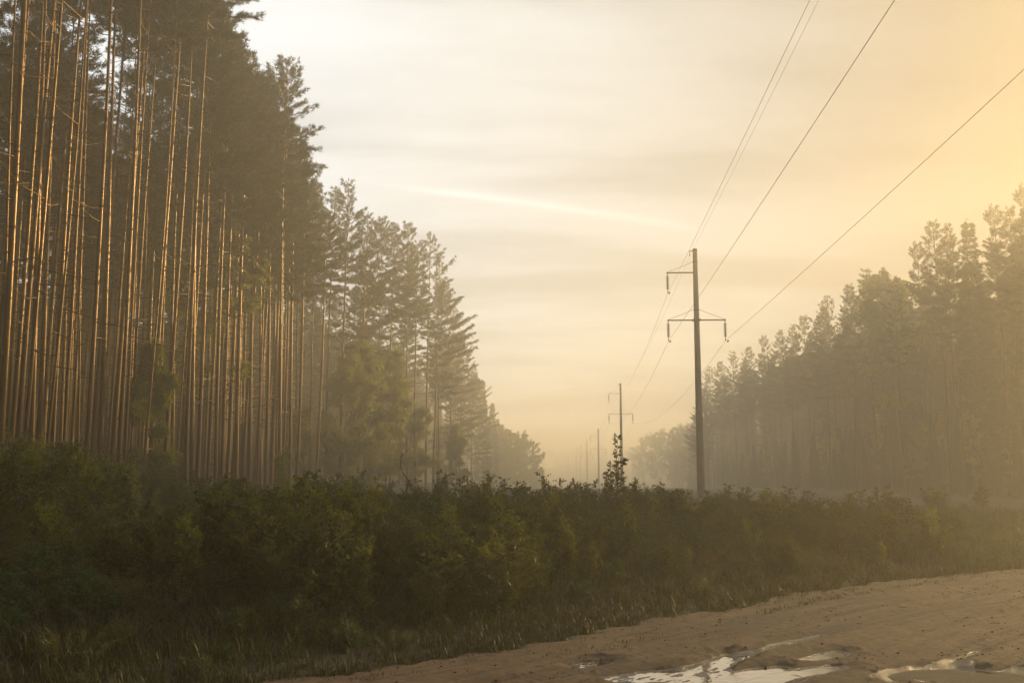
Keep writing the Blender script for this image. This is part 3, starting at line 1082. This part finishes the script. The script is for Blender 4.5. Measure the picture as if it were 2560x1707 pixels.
# second, hazier stretch of the left wood
sil2 = [(765, 440, 27, 'P'), (797, 412, 27.5, 'P'), (835, 488, 25.5, 'P'), (872, 503, 26, 'P'), (905, 520, 26.5, 'P'), (942, 517, 27, 'P'), (985, 540, 27.5, 'E'), (1012, 640, 25, 'E'),
        (1036, 705, 25, 'E'), (1056, 768, 24.5, 'L'), (1085, 838, 22, 'L'), (1109, 872, 21, 'S'), (1128, 925, 19, 'S'), (1142, 960, 17.5, 'S'), (960, 560, 26, 'P'), (925, 560, 26, 'P'),
        (1000, 600, 26, 'E'), (1040, 850, 16, 'L')]
sil2.sort()
for i, (a, b, H, t_) in enumerate(sil2):
    x, y = top_spot(a * K, b * K, H)
    taken.append((x, y))
    k = {'P': random.choice(PINES + EDGE[:1]), 'E': EDGE[i % 3], 'L': LOWP[i % 2], 'S': SPRUCE[i % 2]}[t_]
    nm = 'spruce tree' if t_ == 'S' else 'pine tree'
    plant_tree(k, x, y, H, f"hazy {'pointed spruce' if t_ == 'S' else 'pine'} beyond the lone pine at the left wood's edge, {ordinal(i + 1)} counting rightward", nm,
               'hazy trees of the left wood', random.uniform(-.5, .5))
second = []
tries = 0
while len(second) < 48 and tries < 6000:
    tries += 1
    y = random.uniform(100, 215)
    x = -random.uniform(15.5, 34)
    if not (690 < px_of(x, y) < 1215) or not free(x, y, 2.2):
        continue
    taken.append((x, y))
    second.append((x, y))
second.sort(key=lambda q: px_of(*q))
for i, (x, y) in enumerate(second):
    plant_tree(random.choice(PINES), x, y, random.uniform(20, 25), f"misty pine deeper in the left wood's far stretch, {ordinal(i + 1)} from its left end", 'pine tree', 'hazy trees of the left wood')
# birches and low trees at the left wood's foot
for px, y, H, k, lab in ((785, 86, 12.0, 0, 'rounded green birch at the foot of the left wood beside the lone pine'),
                         (842, 91, 14.0, 0, 'sunlit green birch, tallest of those at the left wood\'s foot'),
                         (888, 95, 13.5, 1, 'pale-edged birch just right of the tallest birch below the hazy pines'),
                         (690, 82, 6.5, 1, 'low birch sapling between the front-row trunks and the lone pine'),
                         (500, 58, 17.5, 2, 'green birch crown hanging among the upper front-row pine trunks'),
                         (430, 56, 14.0, 2, 'slim birch half hidden among the left wood\'s middle trunks'),
                         (340, 45, 7.0, 1, 'small birch beneath the trunks of the left wood'),
                         (955, 105, 9.0, 0, 'hazy bushy birch beneath the broad edge pine'),
                         (1050, 120, 8.0, 1, 'dim rounded birch below the low-branched pine at the clearing'),
                         (1015, 150, 9.0, 0, 'faint birch behind the bushes below the edge pines')):
    p = at(px * K, 1100, y)
    plant_tree(BIRCH[k], p.x, y, H, lab, 'birch tree', 'birches along the left wood')
for px, py, H, k, lab in ((1152, 972, 16, 1, 'rounded broadleaf tree pressed against the last pointed spruce of the left wood'),
                          (1160, 985, 15, 0, 'rounded broadleaf tree between the last spruces and the golden clump'),
                          (1182, 990, 15, 0, 'rounded broadleaf tree with its top highest in the golden clump'),
                          (1170, 992, 14, 0, 'rounded broadleaf tree, first of the golden clump past the last spruces'),
                          (1195, 993, 15, 1, 'rounded broadleaf tree, middle of the golden clump ending the left wood'),
                          (1217, 1008, 14, 0, 'rounded golden broadleaf tree at the very end of the left wood'),
                          (1228, 1035, 11, 1, 'lower broadleaf tree closing the golden clump towards the open mist')):
    x, y = top_spot(px * K, py * K, H)
    plant_tree(ROUND[k], x, y, H, lab, 'broadleaf tree', 'rounded trees ending the left wood')

# ---- right wood
rt = [(2552, 468, 24, 'P'), (2520, 520, 23, 'P'), (2481, 521, 23.5, 'P'), (2419, 547, 23.5, 'S'), (2363, 567, 23, 'P'), (2338, 555, 24, 'P'), (2287, 613, 23, 'P'), (2233, 644, 23, 'B'), (2205, 665, 22.5, 'B'),
      (2172, 674, 23, 'P'), (2126, 713, 23, 'P'), (2080, 741, 23, 'E'), (2050, 790, 22.5, 'P'), (2014, 792, 23, 'P'), (1973, 815, 23, 'P'), (1945, 828, 23, 'P'), (1904, 843, 23.5, 'P'), (1873, 868, 23, 'P'), (1835, 879, 23.5, 'P'),
      (1802, 904, 23, 'P'), (1777, 917, 23, 'E'), (1766, 955, 20, 'L'), (1758, 990, 18, 'L')]
rt.sort()
for i, (a, b, H, t_) in enumerate(rt):
    x, y = top_spot(a, b, H)
    taken.append((x, y))
    k = {'P': random.choice(PINES), 'E': EDGE[i % 3], 'L': LOWP[i % 2], 'S': SPRUCE[1], 'B': BIRCH[2]}[t_]
    kn = {'S': 'spruce', 'B': 'birch'}.get(t_, 'pine')
    plant_tree(k, x, y, H, f"hazy golden {kn} on the right wood's skyline, {ordinal(i + 1)} counting rightward from the near pole", kn + ' tree', 'skyline trees of the right wood',
               math.pi + random.uniform(-.4, .4))
rin = []
tries = 0
while len(rin) < 95 and tries < 6000:
    tries += 1
    y = random.uniform(62, 215)
    x = random.uniform(32, 44)
    if not (1745 < px_of(x, y) < 2620) or not free(x, y, 2.4):
        continue
    taken.append((x, y))
    rin.append((x, y))
rin.sort(key=lambda q: px_of(*q))
for i, (x, y) in enumerate(rin):
    plant_tree(random.choice(PINES), x, y, random.uniform(19.5, 22.5), f"dim pine trunk within the misty right wood, {ordinal(i + 1)} counting rightward", 'pine tree', 'pines inside the right wood')
far_px = [(1592, 1112, 'R'), (1608, 1086, 'R'), (1625, 1080, 'P'), (1640, 1076, 'R'), (1660, 1070, 'P'), (1684, 1063, 'R'), (1705, 1062, 'P'), (1724, 1052, 'R'), (1745, 1045, 'P')]
for i, (a, b, t_) in enumerate(far_px):
    H = 21 if a > 1600 else 18
    x, y = top_spot(a, b, H)
    k = ROUND[i % 2] if t_ == 'R' else PINES[i % 6]
    nm = 'broadleaf tree' if t_ == 'R' else 'pine tree'
    plant_tree(k, x, y, H, f"pale misty {nm} in the clump behind the near pole, {ordinal(i + 1)} counting rightward", nm, 'far clump behind the near pole')


# ------------------------------------------------------------------ masses (geometry nodes scatter one mesh per spot)
def scatter(name, spots, kinds, kind='stuff'):
    """spots: (x, y, z, rot, scale, index); ONE object that instances the plant meshes of `kinds`"""
    col = bpy.data.collections.new(name + '_sources')
    for i, o in enumerate(kinds):
        o.name = f'{i:02d}_{o.name}'
        col.objects.link(o)
    me = bpy.data.meshes.new(name)
    sp = np.array([q[:3] for q in spots], dtype=np.float32)
    me.vertices.add(len(sp))
    me.vertices.foreach_set('co', sp.ravel())
    for nm, j, ty in (('rot', 3, 'FLOAT'), ('scl', 4, 'FLOAT'), ('idx', 5, 'INT')):
        a = me.attributes.new(nm, ty, 'POINT')
        a.data.foreach_set('value', np.array([q[j] for q in spots], dtype=np.float32 if ty == 'FLOAT' else np.int32))
    o = link(name, me)
    g = bpy.data.node_groups.new(name, 'GeometryNodeTree')
    g.interface.new_socket('Geometry', in_out='INPUT', socket_type='NodeSocketGeometry')
    g.interface.new_socket('Geometry', in_out='OUTPUT', socket_type='NodeSocketGeometry')
    N, L = g.nodes, g.links
    gi, go = N.new('NodeGroupInput'), N.new('NodeGroupOutput')
    ci = N.new('GeometryNodeCollectionInfo')
    ci.inputs['Collection'].default_value = col
    ci.inputs['Separate Children'].default_value = True
    ci.inputs['Reset Children'].default_value = True
    ip = N.new('GeometryNodeInstanceOnPoints')
    ip.inputs['Pick Instance'].default_value = True

    def attr(nm, ty):
        a = N.new('GeometryNodeInputNamedAttribute')
        a.data_type = ty
        a.inputs['Name'].default_value = nm
        return a.outputs['Attribute']
    cx = N.new('ShaderNodeCombineXYZ')
    L.new(attr('rot', 'FLOAT'), cx.inputs[2])
    L.new(gi.outputs[0], ip.inputs['Points'])
    L.new(ci.outputs[0], ip.inputs['Instance'])
    L.new(attr('idx', 'INT'), ip.inputs['Instance Index'])
    L.new(cx.outputs[0], ip.inputs['Rotation'])
    L.new(attr('scl', 'FLOAT'), ip.inputs['Scale'])
    L.new(ip.outputs[0], go.inputs[0])
    md = o.modifiers.new('scatter', 'NODES')
    md.node_group = g
    tag(o, kind=kind)
    return o


psrc = [k.src() for k in PINES] + [SPRUCE[0].src(), SPRUCE[1].src(), BIRCH[2].src(), LOWP[0].src(), LOWP[1].src()]
spots = []


def wood(n, x0, x1, y0, y1, h0, h1, dmin, skip=lambda x, y: False, sp=0.12):
    got = tries = 0
    while got < n and tries < n * 30:
        tries += 1
        x, y = random.uniform(x0, x1), random.uniform(y0, y1)
        if skip(x, y) or (dmin and not free(x, y, dmin)):
            continue
        if dmin:
            taken.append((x, y))
        got += 1
        i = random.randrange(6) if random.random() > sp else random.choice([6, 7, 9, 10, 9])
        kh = [k.H for k in PINES] + [22, 22, 16, 25, 25]
        spots.append((x, y, tz(x, y), random.uniform(0, 6.28), random.uniform(h0, h1) / kh[i], i))


def low_wood(n, x0, x1, y0, y1):
    for _ in range(n):
        x, y = random.uniform(x0, x1), random.uniform(y0, y1)
        i = random.choice([6, 7, 8, 6])
        spots.append((x, y, tz(x, y), random.uniform(0, 6.28), random.uniform(3, 8) / (16 if i == 8 else 22), i))


in_road = lambda x, y: -11.5 < float(road_sd(x, y)[1]) < 2.0 and float(road_sd(x, y)[0]) < 150
# behind the individual trees, and the parts of the woods beside and behind the frame that shade the clearing
wood(300, -80, -30, 20, 150, 20, 25.5, 2.3, sp=0.55)
wood(70, -46, -20, 2, 36, 22, 26, 2.2, lambda x, y: px_of(x, y) > -30)
wood(320, -70, -26, 100, 330, 19, 24, 2.6, sp=0.55)
wood(240, 38, 60, 60, 135, 17, 22, 2.3, in_road, 0.6)
wood(120, 38, 60, 135, 260, 17, 22, 2.5, in_road, 0.6)
wood(150, 35, 80, 12, 66, 20, 24, 2.6, lambda x, y: in_road(x, y) or px_of(x, y) < 2600, 0.05)
low_wood(330, 33, 60, 58, 250)
low_wood(110, 31.5, 37, 60, 215)
low_wood(60, -44, -22, 30, 120)
wood(120, 36, 90, 210, 330, 16, 20, 3, sp=0.4)
wood(90, 44, 110, 330, 460, 16, 20, 4, sp=0.4)
o = scatter('deep_forest', spots, psrc)
spots = []
# wooded hills closing the view
for _ in range(900):
    y = random.uniform(690, 850)
    x = random.uniform(-260, 340)
    i = random.choice([0, 1, 3, 5, 6, 7])
    lift = 0
    spots.append((x, y, tz(x, y) - 1, random.uniform(0, 6.28), random.uniform(12, 16) / 25 * (1 + 0.25 * float(fbm(x * 0.008, 3, 2))), i))
ps2 = [bpy.data.objects.new(o_.name[3:], o_.data) for o_ in psrc]
scatter('distant_forest', spots, ps2)


# ------------------------------------------------------------------ thicket
def make_bush(seed, H=2.0, rad=1.0, nstem=10, leaf=0.06, nleaf=3600, aspect=0.6, mleaf=None, upright=0.6, droop=0.25):
    rg = np.random.default_rng(seed)
    st, lf = MB(), MB()
    seg = []
    for i in range(nstem):
        a = rg.uniform(0, 6.28)
        ln = rad * rg.uniform(0.2, 1.0) * (1 - upright * .3)
        hh = H * rg.uniform(0.62, 1.0) * (1 - 0.25 * (ln / rad) ** 2)
        b0 = np.array([rg.normal() * .1, rg.normal() * .1, -0.1])
        tt = np.linspace(0, 1, 7)
        e = np.array([math.cos(a) * ln, math.sin(a) * ln, 0])
        p = b0 + (tt[:, None] ** 1.5) * e + tt[:, None] * np.array([0, 0, hh + .1]) + rg.normal(0, 0.035, (7, 3)) * tt[:, None]
        st.tube(p, np.linspace(0.016 + 0.004 * H, 0.003, 7), 5, 0, False)
        for q in range(int(9 + 7 * H)):
            w = rg.uniform(0.16, 1.0)
            base = np.array([np.interp(w, tt, p[:, k]) for k in range(3)])
            aa = a + rg.normal() * 1.4
            tl = (0.16 + 0.36 * rad * (1.15 - w)) * rg.uniform(.5, 1.2)
            td = unit([math.cos(aa), math.sin(aa), rg.uniform(0.1, 1.2)])
            tip = base + td * tl
            st.tube([base, tip], [0.005, 0.002], 3, 0, False)
            seg.append((base, tip, td))
        seg.append((p[-3], p[-1], unit(p[-1] - p[-3])))
        seg.append((p[-2], p[-1] + [0, 0, 0.03], unit(p[-1] - p[-3])))
    n = len(seg)
    idx = rg.integers(0, n, nleaf)
    b = np.array([q[0] for q in seg])[idx]
    e = np.array([q[1] for q in seg])[idx]
    dd = np.array([q[2] for q in seg])[idx]
    w = rg.uniform(0.0, 1.05, (nleaf, 1))
    lf.leaves(b + (e - b) * w + rg.normal(0, 0.022, (nleaf, 3)), dd, leaf, rg, 0, aspect, droop)
    return st, lf, mleaf or M_BUSH, H


class BushKind:
    def __init__(s, mk, name):
        st, lf, ml, s.H = mk
        s.stems = st.mesh('stems', [M_TWIG])
        s.leaves = lf.mesh('leaves', [ml])
        both = MB()
        both.v, both.f, both.m, both.sm, both.nv = list(st.v), list(st.f), list(st.m), list(st.sm), st.nv
        for v, f, sm in zip(lf.v, lf.f, lf.sm):
            both.v.append(v)
            both.f.append(f + st.nv)
            both.m.append(1)
            both.sm.append(sm)
        both.nv = st.nv + lf.nv
        s.name = name
        s._s, s.ml = both, ml

    def src(s):
        return bpy.data.objects.new(s.name, s._s.mesh(s.name, [M_TWIG, s.ml]))


BUSH = [BushKind(make_bush(71, 2.0, 1.05, 11, 0.06, 4200, 0.62), 'leafy_bush'),
        BushKind(make_bush(72, 2.1, 0.9, 9, 0.055, 3800, 0.6, None, 0.8), 'leafy_bush'),
        BushKind(make_bush(73, 1.9, 1.2, 13, 0.075, 3800, 0.3, M_WILLOW, 0.5, 0.1), 'willow_bush'),
        BushKind(make_bush(74, 2.2, 0.8, 8, 0.075, 3300, 0.28, M_WILLOW, 0.9, 0.1), 'willow_bush'),
        BushKind(make_bush(75, 1.8, 1.1, 10, 0.10, 2400, 0.8, None, 0.4, 0.5), 'leafy_bush'),
        BushKind(make_bush(76, 2.3, 0.7, 6, 0.06, 2600, 0.65, M_BIRCH, 1.0), 'leafy_bush'),
        BushKind(make_bush(77, 1.0, 0.75, 12, 0.06, 2600, 0.5, M_FERN, 0.3, 0.2), 'low_bush'),
        BushKind(make_bush(78, 0.9, 0.8, 14, 0.055, 2600, 0.35, M_WILLOW, 0.3, 0.1), 'low_bush')]

# single bushes whose tops draw the thicket's skyline: (x px, y px of the top in the 2352 px view, distance, kind)
sky_bush = [(985, 1076, 24, 1), (1055, 1090, 26, 0), (1100, 1082, 30, 3), (1135, 1076, 28, 5), (1165, 1092, 31, 0), (1215, 1110, 27, 4),
            (1265, 1082, 24, 0), (1300, 1090, 25, 3), (1345, 1098, 30, 0), (1372, 1088, 26, 1), (1440, 1094, 25, 0), (1480, 1092, 25, 3), (1520, 1110, 30, 5),
            (1545, 1106, 27, 1), (1575, 1118, 22, 4), (1640, 1115, 29, 3), (1680, 1108, 31, 0), (1725, 1122, 27, 1), (1762, 1116, 24, 5), (1815, 1114, 25, 0), (1850, 1128, 21, 3),
            (1930, 1128, 22, 3), (1985, 1122, 26, 0), (2030, 1112, 26, 1), (2090, 1140, 24, 4), (2150, 1110, 34, 0), (2190, 1150, 24, 0), (2250, 1108, 38, 3),
            (870, 1095, 27, 1), (815, 1078, 33, 0), (760, 1070, 34, 3), (665, 1010, 44, 5), (700, 1075, 30, 0), (575, 1090, 23, 4), (500, 1080, 27, 0), (420, 1072, 27, 1),
            (930, 1100, 22, 3), (350, 1040, 32, 0), (270, 1052, 28, 5), (180, 1030, 30, 3), (90, 1010, 26, 0), (20, 985, 24, 1)]
sky_bush.sort()
for i, (a, b, y, k) in enumerate(sky_bush):
    p = at(a * K, b * K, y)
    g0 = tz(p.x, y)
    kd = BUSH[k]
    hh = max(0.9, p.z - g0)
    r = empty(kd.name, (p.x, y, g0), (0, 0, random.uniform(0, 6.28)), 1.0)
    sc = hh / kd.H
    r.scale = (max(sc, 0.85) * random.uniform(.95, 1.2), max(sc, 0.85), sc)
    what = {'leafy_bush': 'leafy green bush', 'willow_bush': 'narrow-leaved willow bush', 'low_bush': 'low bush'}[kd.name]
    tag(r, f"{what} poking above the dark thicket's top line, {ordinal(i + 1)} from the left", 'bush', 'bushes rising from the thicket')
    link('stems', kd.stems, r)
    link('leaves', kd.leaves, r)

# the tall leafy sapling in front of the second pole
st, lf = MB(), MB()
rg = np.random.default_rng(91)
segs = []
for (x0, H, ln) in ((0, 2.8, 0.06), (0.04, 2.2, 0.16), (-0.05, 1.9, -0.18), (0.02, 2.45, 0.08), (-0.03, 2.2, -0.10)):
    tt = np.linspace(0, 1, 9)
    p = np.stack([x0 + ln * tt ** 1.3 + 0.02 * np.sin(tt * 7), 0.1 * ln * tt + rg.normal(0, .01, 9), -0.1 + (H + .1) * tt], -1)
    st.tube(p, np.linspace(0.018, 0.004, 9), 6, 0, False)
    for q in range(int(H * 13)):
        w = rg.uniform(0.3, 1.0)
        base = np.array([np.interp(w, tt, p[:, i]) for i in range(3)])
        a = rg.uniform(0, 6.28)
        tl = rg.uniform(.12, .36) * (1.2 - w)
        td = unit([math.cos(a), math.sin(a), rg.uniform(.5, 1.3)])
        st.tube([base, base + td * tl], [0.006, 0.003], 4, 0, False)
        segs.append((base, base + td * tl, td))
bs = []
for b, e, td in segs:
    for q in range(6):
        bs.append((b + (e - b) * rg.uniform(.2, 1.05), td))
lf.leaves(np.array([q[0] for q in bs]), np.array([q[1] for q in bs]), 0.10, rg, 0, 0.40, 0.0, 0.2)
p = at(1412 * K, 1100, 21.5)
sap = empty('leafy_sapling', (p.x, 21.5, tz(p.x, 21.5)))
hs = (at(1412 * K, 1004 * K, 21.5).z - sap.location.z) / 2.8
sap.scale = (0.9, 0.9, hs)
tag(sap, 'tall leafy sapling with upright pointed leaves in front of the second pole', 'sapling')
st.build('stems', [M_TWIG], sap)
lf.build('leaves', [M_WILLOW], sap)

# broken dead stem, and a thin bent stem, rising from the thicket
mb = MB()
q = [at(a * K, b * K, 19.5) for a, b in ((926, 1175), (930, 1140), (938, 1104), (926, 1088), (918, 1072), (919, 1050), (922, 1034))]
base = (q[0].x - 0.03, 19.5, tz(q[0].x, 19.5))
pts = [(0, 0, -0.05)] + [(v.x - base[0], 0.02 * i, v.z - base[2]) for i, v in enumerate(q)]
mb.tube(pts[:4], [0.030, 0.026, 0.022, 0.020], 7, 0)
mb.tube(pts[3:], [0.012, 0.010, 0.008, 0.006, 0.004], 5, 0)
mb.tube([pts[6], (pts[6][0] + 0.10, 0.05, pts[6][2] + 0.12), (pts[6][0] + 0.17, 0.05, pts[6][2] + 0.16)], [0.006, 0.004, 0.003], 4, 0)
o = mb.build('broken_stem', [M_TWIG])
o.location = base
tag(o, 'bare broken stem bent at a kink above the bushes', 'dead stem')
mb = MB()
q = [at(a * K, b * K, 15.5) for a, b in ((148, 1350), (175, 1300), (190, 1260), (215, 1210), (240, 1165), (285, 1120), (330, 1092))]
base = (q[0].x, 15.5, tz(q[0].x, 15.5))
pts = [(v.x - base[0], -0.05 * i, v.z - base[2]) for i, v in enumerate(q)]
pts[0] = (pts[0][0], 0, -0.05)
mb.tube(pts, np.linspace(0.02, 0.004, 7), 6, 0)
mb.tube([pts[3], (pts[3][0] + .35, .1, pts[3][2] + .45), (pts[3][0] + .75, .1, pts[3][2] + .62)], [0.010, 0.006, 0.003], 5, 0)
mb.tube([pts[2], (pts[2][0] - .12, .1, pts[2][2] + .5), (pts[2][0] - .1, .1, pts[2][2] + .9)], [0.010, 0.006, 0.003], 5, 0)
o = mb.build('bent_stem', [M_TWIG])
o.location = base
tag(o, 'thin bare stem arching rightward out of the dark thicket at left', 'dead stem')

# the thicket itself: uncountable, one object
spots = []
tries = 0


def thicket_top(a):
    """highest photo y (2352 px view) the mass may reach at column a"""
    return float(np.interp(a, [0, 150, 350, 500, 650, 800, 950, 1200, 1500, 1800, 2050, 2200, 2352], [1000, 1015, 1045, 1092, 1112, 1118, 1135, 1135, 1140, 1148, 1160, 1175, 1175]))


def scatter_bush(n, y0, y1, a0, a1, hmin, hmax, low=False):
    global tries
    got = tries = 0
    while got < n and tries < n * 40:
        tries += 1
        y = y0 + (y1 - y0) * random.random() ** 1.25
        a = random.uniform(a0, a1)
        p = at(a * K, 1150, y)
        s, d = road_sd(p.x, y)
        if d < 1.0:
            continue
        i = random.choice([0, 1, 2, 3, 4, 5, 0, 2]) if not low else random.choice([6, 7, 6, 7, 4])
        H = random.uniform(hmin, hmax) * (0.35 + 0.65 * float(sstep(0.8, 5.0, d)))
        g0 = tz(p.x, y)
        cap = at(a * K, thicket_top(a) * K, y).z - g0
        if cap < 0.4:
            continue
        H = min(H, cap * random.uniform(0.72, 1.0)) * (0.62 + 0.55 * float(sstep(0.35, 0.62, fbm(p.x * 0.35 + 7, y * 0.30, 2) + 0.5)))
        kd = BUSH[i]
        spots.append((p.x, y, g0, random.uniform(0, 6.28), H / kd.H, i))
        got += 1


scatter_bush(330, 11, 32, -60, 1250, 1.4, 2.6)
scatter_bush(200, 14, 34, 1000, 2230, 1.1, 2.0)
scatter_bush(160, 28, 48, -60, 1200, 1.8, 3.2)
scatter_bush(110, 30, 70, 900, 2420, 1.0, 1.7)
scatter_bush(120, 60, 130, 650, 2420, 1.2, 2.4)
scatter_bush(300, 40, 150, 1450, 2420, 1.0, 2.2)
scatter_bush(170, 10, 22, -80, 2150, 0.5, 1.0, True)
scatter_bush(60, 130, 330, 900, 2000, 1.5, 3.5)
for _ in range(330):
    s_ = random.uniform(-12, 24)
    d_ = 0.5 + 3.6 * random.random()
    q = A0 + RD * s_ + RN * (d_ + float(np.interp(s_, edge_s, edge_d)))
    spots.append((q[0], q[1], tz(*q) - 0.05, random.uniform(0, 6.28), random.uniform(0.22, 0.5) * (0.5 + 0.3 * d_) , random.choice([6, 7])))
scatter('undergrowth', spots, [b.src() for b in BUSH])

# grass on the verge: uncountable, one object
rg = np.random.default_rng(55)
gm = MB()


def grass(n, smin, smax, dmin, dmax, hmin, hmax, power=1.0, clump=True):
    s = rg.uniform(smin, smax, n)
    d = dmin + (dmax - dmin) * rg.random(n) ** power
    if clump:
        keep = fbm(s * 0.8, d * 0.9, 3) + 0.5 + rg.normal(0, .12, n) > 0.24
        s, d = s[keep], d[keep]
    n = len(s)
    dab = d + np.interp(s, edge_s, edge_d)
    x = A0[0] + RD[0] * s + RN[0] * dab
    y = A0[1] + RD[1] * s + RN[1] * dab
    z = np.maximum(terrain(x, y), -0.02) - 0.02
    c = np.stack([x, y, z], -1)
    kk = 6
    cc = np.repeat(c, kk, 0) + np.concatenate([rg.normal(0, 0.035, (n * kk, 2)), np.zeros((n * kk, 1))], 1)
    h = (rg.uniform(hmin, hmax, n) * (0.7 + 0.6 * sstep(0, 2.0, d)))
    h = np.repeat(h, kk)[:, None] * rg.uniform(.5, 1.1, (n * kk, 1))
    a = rg.uniform(0, 6.28, n * kk)
    ln = rg.uniform(0.2, 0.95, (n * kk, 1)) * h
    out = np.stack([np.cos(a), np.sin(a), 0 * a], -1)
    sd = np.stack([-np.sin(a), np.cos(a), 0 * a], -1) * (0.003 + 0.003 * rg.random((n * kk, 1)))
    up = np.array([0, 0, 1.0])
    m_ = cc + out * ln * .35 + up * h * .6
    tip = cc + out * ln * 1.1 + up * h * .85
    v = np.stack([cc - sd, cc + sd, m_ + sd * .8, m_ - sd * .8, tip], 1)
    b = np.arange(n * kk)[:, None] * 5
    gm.raw(v, np.concatenate([b + [0, 1, 2], b + [0, 2, 3], b + [3, 2, 4]], 0), 0)


grass(9000, -12, -2, 0.05, 3.0, 0.08, 0.3, 1.0, False)
grass(15000, -6, 22, 0.05, 3.5, 0.10, 0.34, 1.0)
grass(4500, -4, 30, 0.8, 5.0, 0.2, 0.45, 1.0)
grass(5000, -6, 22, -1.0, 0.3, 0.04, 0.13, 0.45)
grass(900, 0, 20, -1.8, -0.2, 0.03, 0.09, 0.5)
grass(3500, 16, 36, 0.6, 9, 0.2, 0.5, 1.0, False)
tag(gm.build('verge_grass', [M_GRASS]), kind='stuff')

# clods, pebbles and broken twigs strewn over the ruts: uncountable, one object
rg = np.random.default_rng(66)
cm = MB()
ico = np.array([[0, 0, 1], [.89, 0, .45], [.28, .85, .45], [-.72, .53, .45], [-.72, -.53, .45], [.28, -.85, .45], [.72, .53, -.45], [-.28, .85, -.45], [-.89, 0, -.45], [-.28, -.85, -.45], [.72, -.53, -.45], [0, 0, -1]])
icf = np.array([[0, 1, 2], [0, 2, 3], [0, 3, 4], [0, 4, 5], [0, 5, 1], [1, 6, 2], [2, 7, 3], [3, 8, 4], [4, 9, 5], [5, 10, 1], [6, 7, 2], [7, 8, 3], [8, 9, 4], [9, 10, 5], [10, 6, 1], [11, 7, 6], [11, 8, 7], [11, 9, 8], [11, 10, 9], [11, 6, 10]])


def road_height(s_, d_):
    i = int(np.clip(np.searchsorted(rs, s_), 0, len(rs) - 1))
    j = int(np.clip(np.searchsorted(rdv, d_), 0, len(rdv) - 1))
    return X_[i, j], Y_[i, j], Z[i, j], pd[i, j]


for _ in range(4200):
    s_ = rg.uniform(-1, 14) if rg.random() < 0.8 else rg.uniform(10, 22)
    c_, w_, _d = tracks[rg.integers(0, len(tracks))]
    d_ = c_ + rg.normal() * 0.22 + 1.6 * w_ * rg.choice([-1, 1]) if rg.random() < 0.75 else rg.uniform(-7.4, -0.1)
    x, y, z, p_ = road_height(s_, d_)
    if p_ < 0.0 or fbm(s_ * 0.6, d_ * 1.4, 2) < -0.05:
        continue
    sz = 0.004 + 0.013 * rg.random() ** 4
    v = ico * sz * rg.uniform(.6, 1.2, (12, 1)) * np.array([1.2, 1.0, 0.7])
    cm.raw(v + [x, y, z + sz * 0.25], icf, 0, False)
for _ in range(45):
    x, y, z, p_ = road_height(rg.uniform(-1, 16), rg.uniform(-7, -0.1))
    if p_ < 0.02:
        continue
    a, ln = rg.uniform(0, 6.28), rg.uniform(0.04, 0.13)
    dv = np.array([math.cos(a), math.sin(a), 0]) * ln
    cm.tube([[x, y, z + .01], np.array([x, y, z + .018]) + dv * .5, np.array([x, y, z + .012]) + dv], [.0025, .003, .002], 4, 0)
tag(cm.build('road_clods', [plain_material('damp_clod', (0.060, 0.042, 0.028), 0.9)]), kind='stuff')

# ------------------------------------------------------------------ haze: even morning mist in the whole clearing
m, t = material('mist')
vol = t.n('ShaderNodeVolumePrincipled', {'Color': (0.995, 0.95, 0.82, 1), 'Density': 0.0043, 'Anisotropy': 0.62})
t.n('ShaderNodeOutputMaterial', {1: vol.outputs[0]})
mb = MB()
mb.box((0, 1400, 13.5), (6400, 3400, 36.0))
tag(mb.build('haze', [m]), kind='stuff')
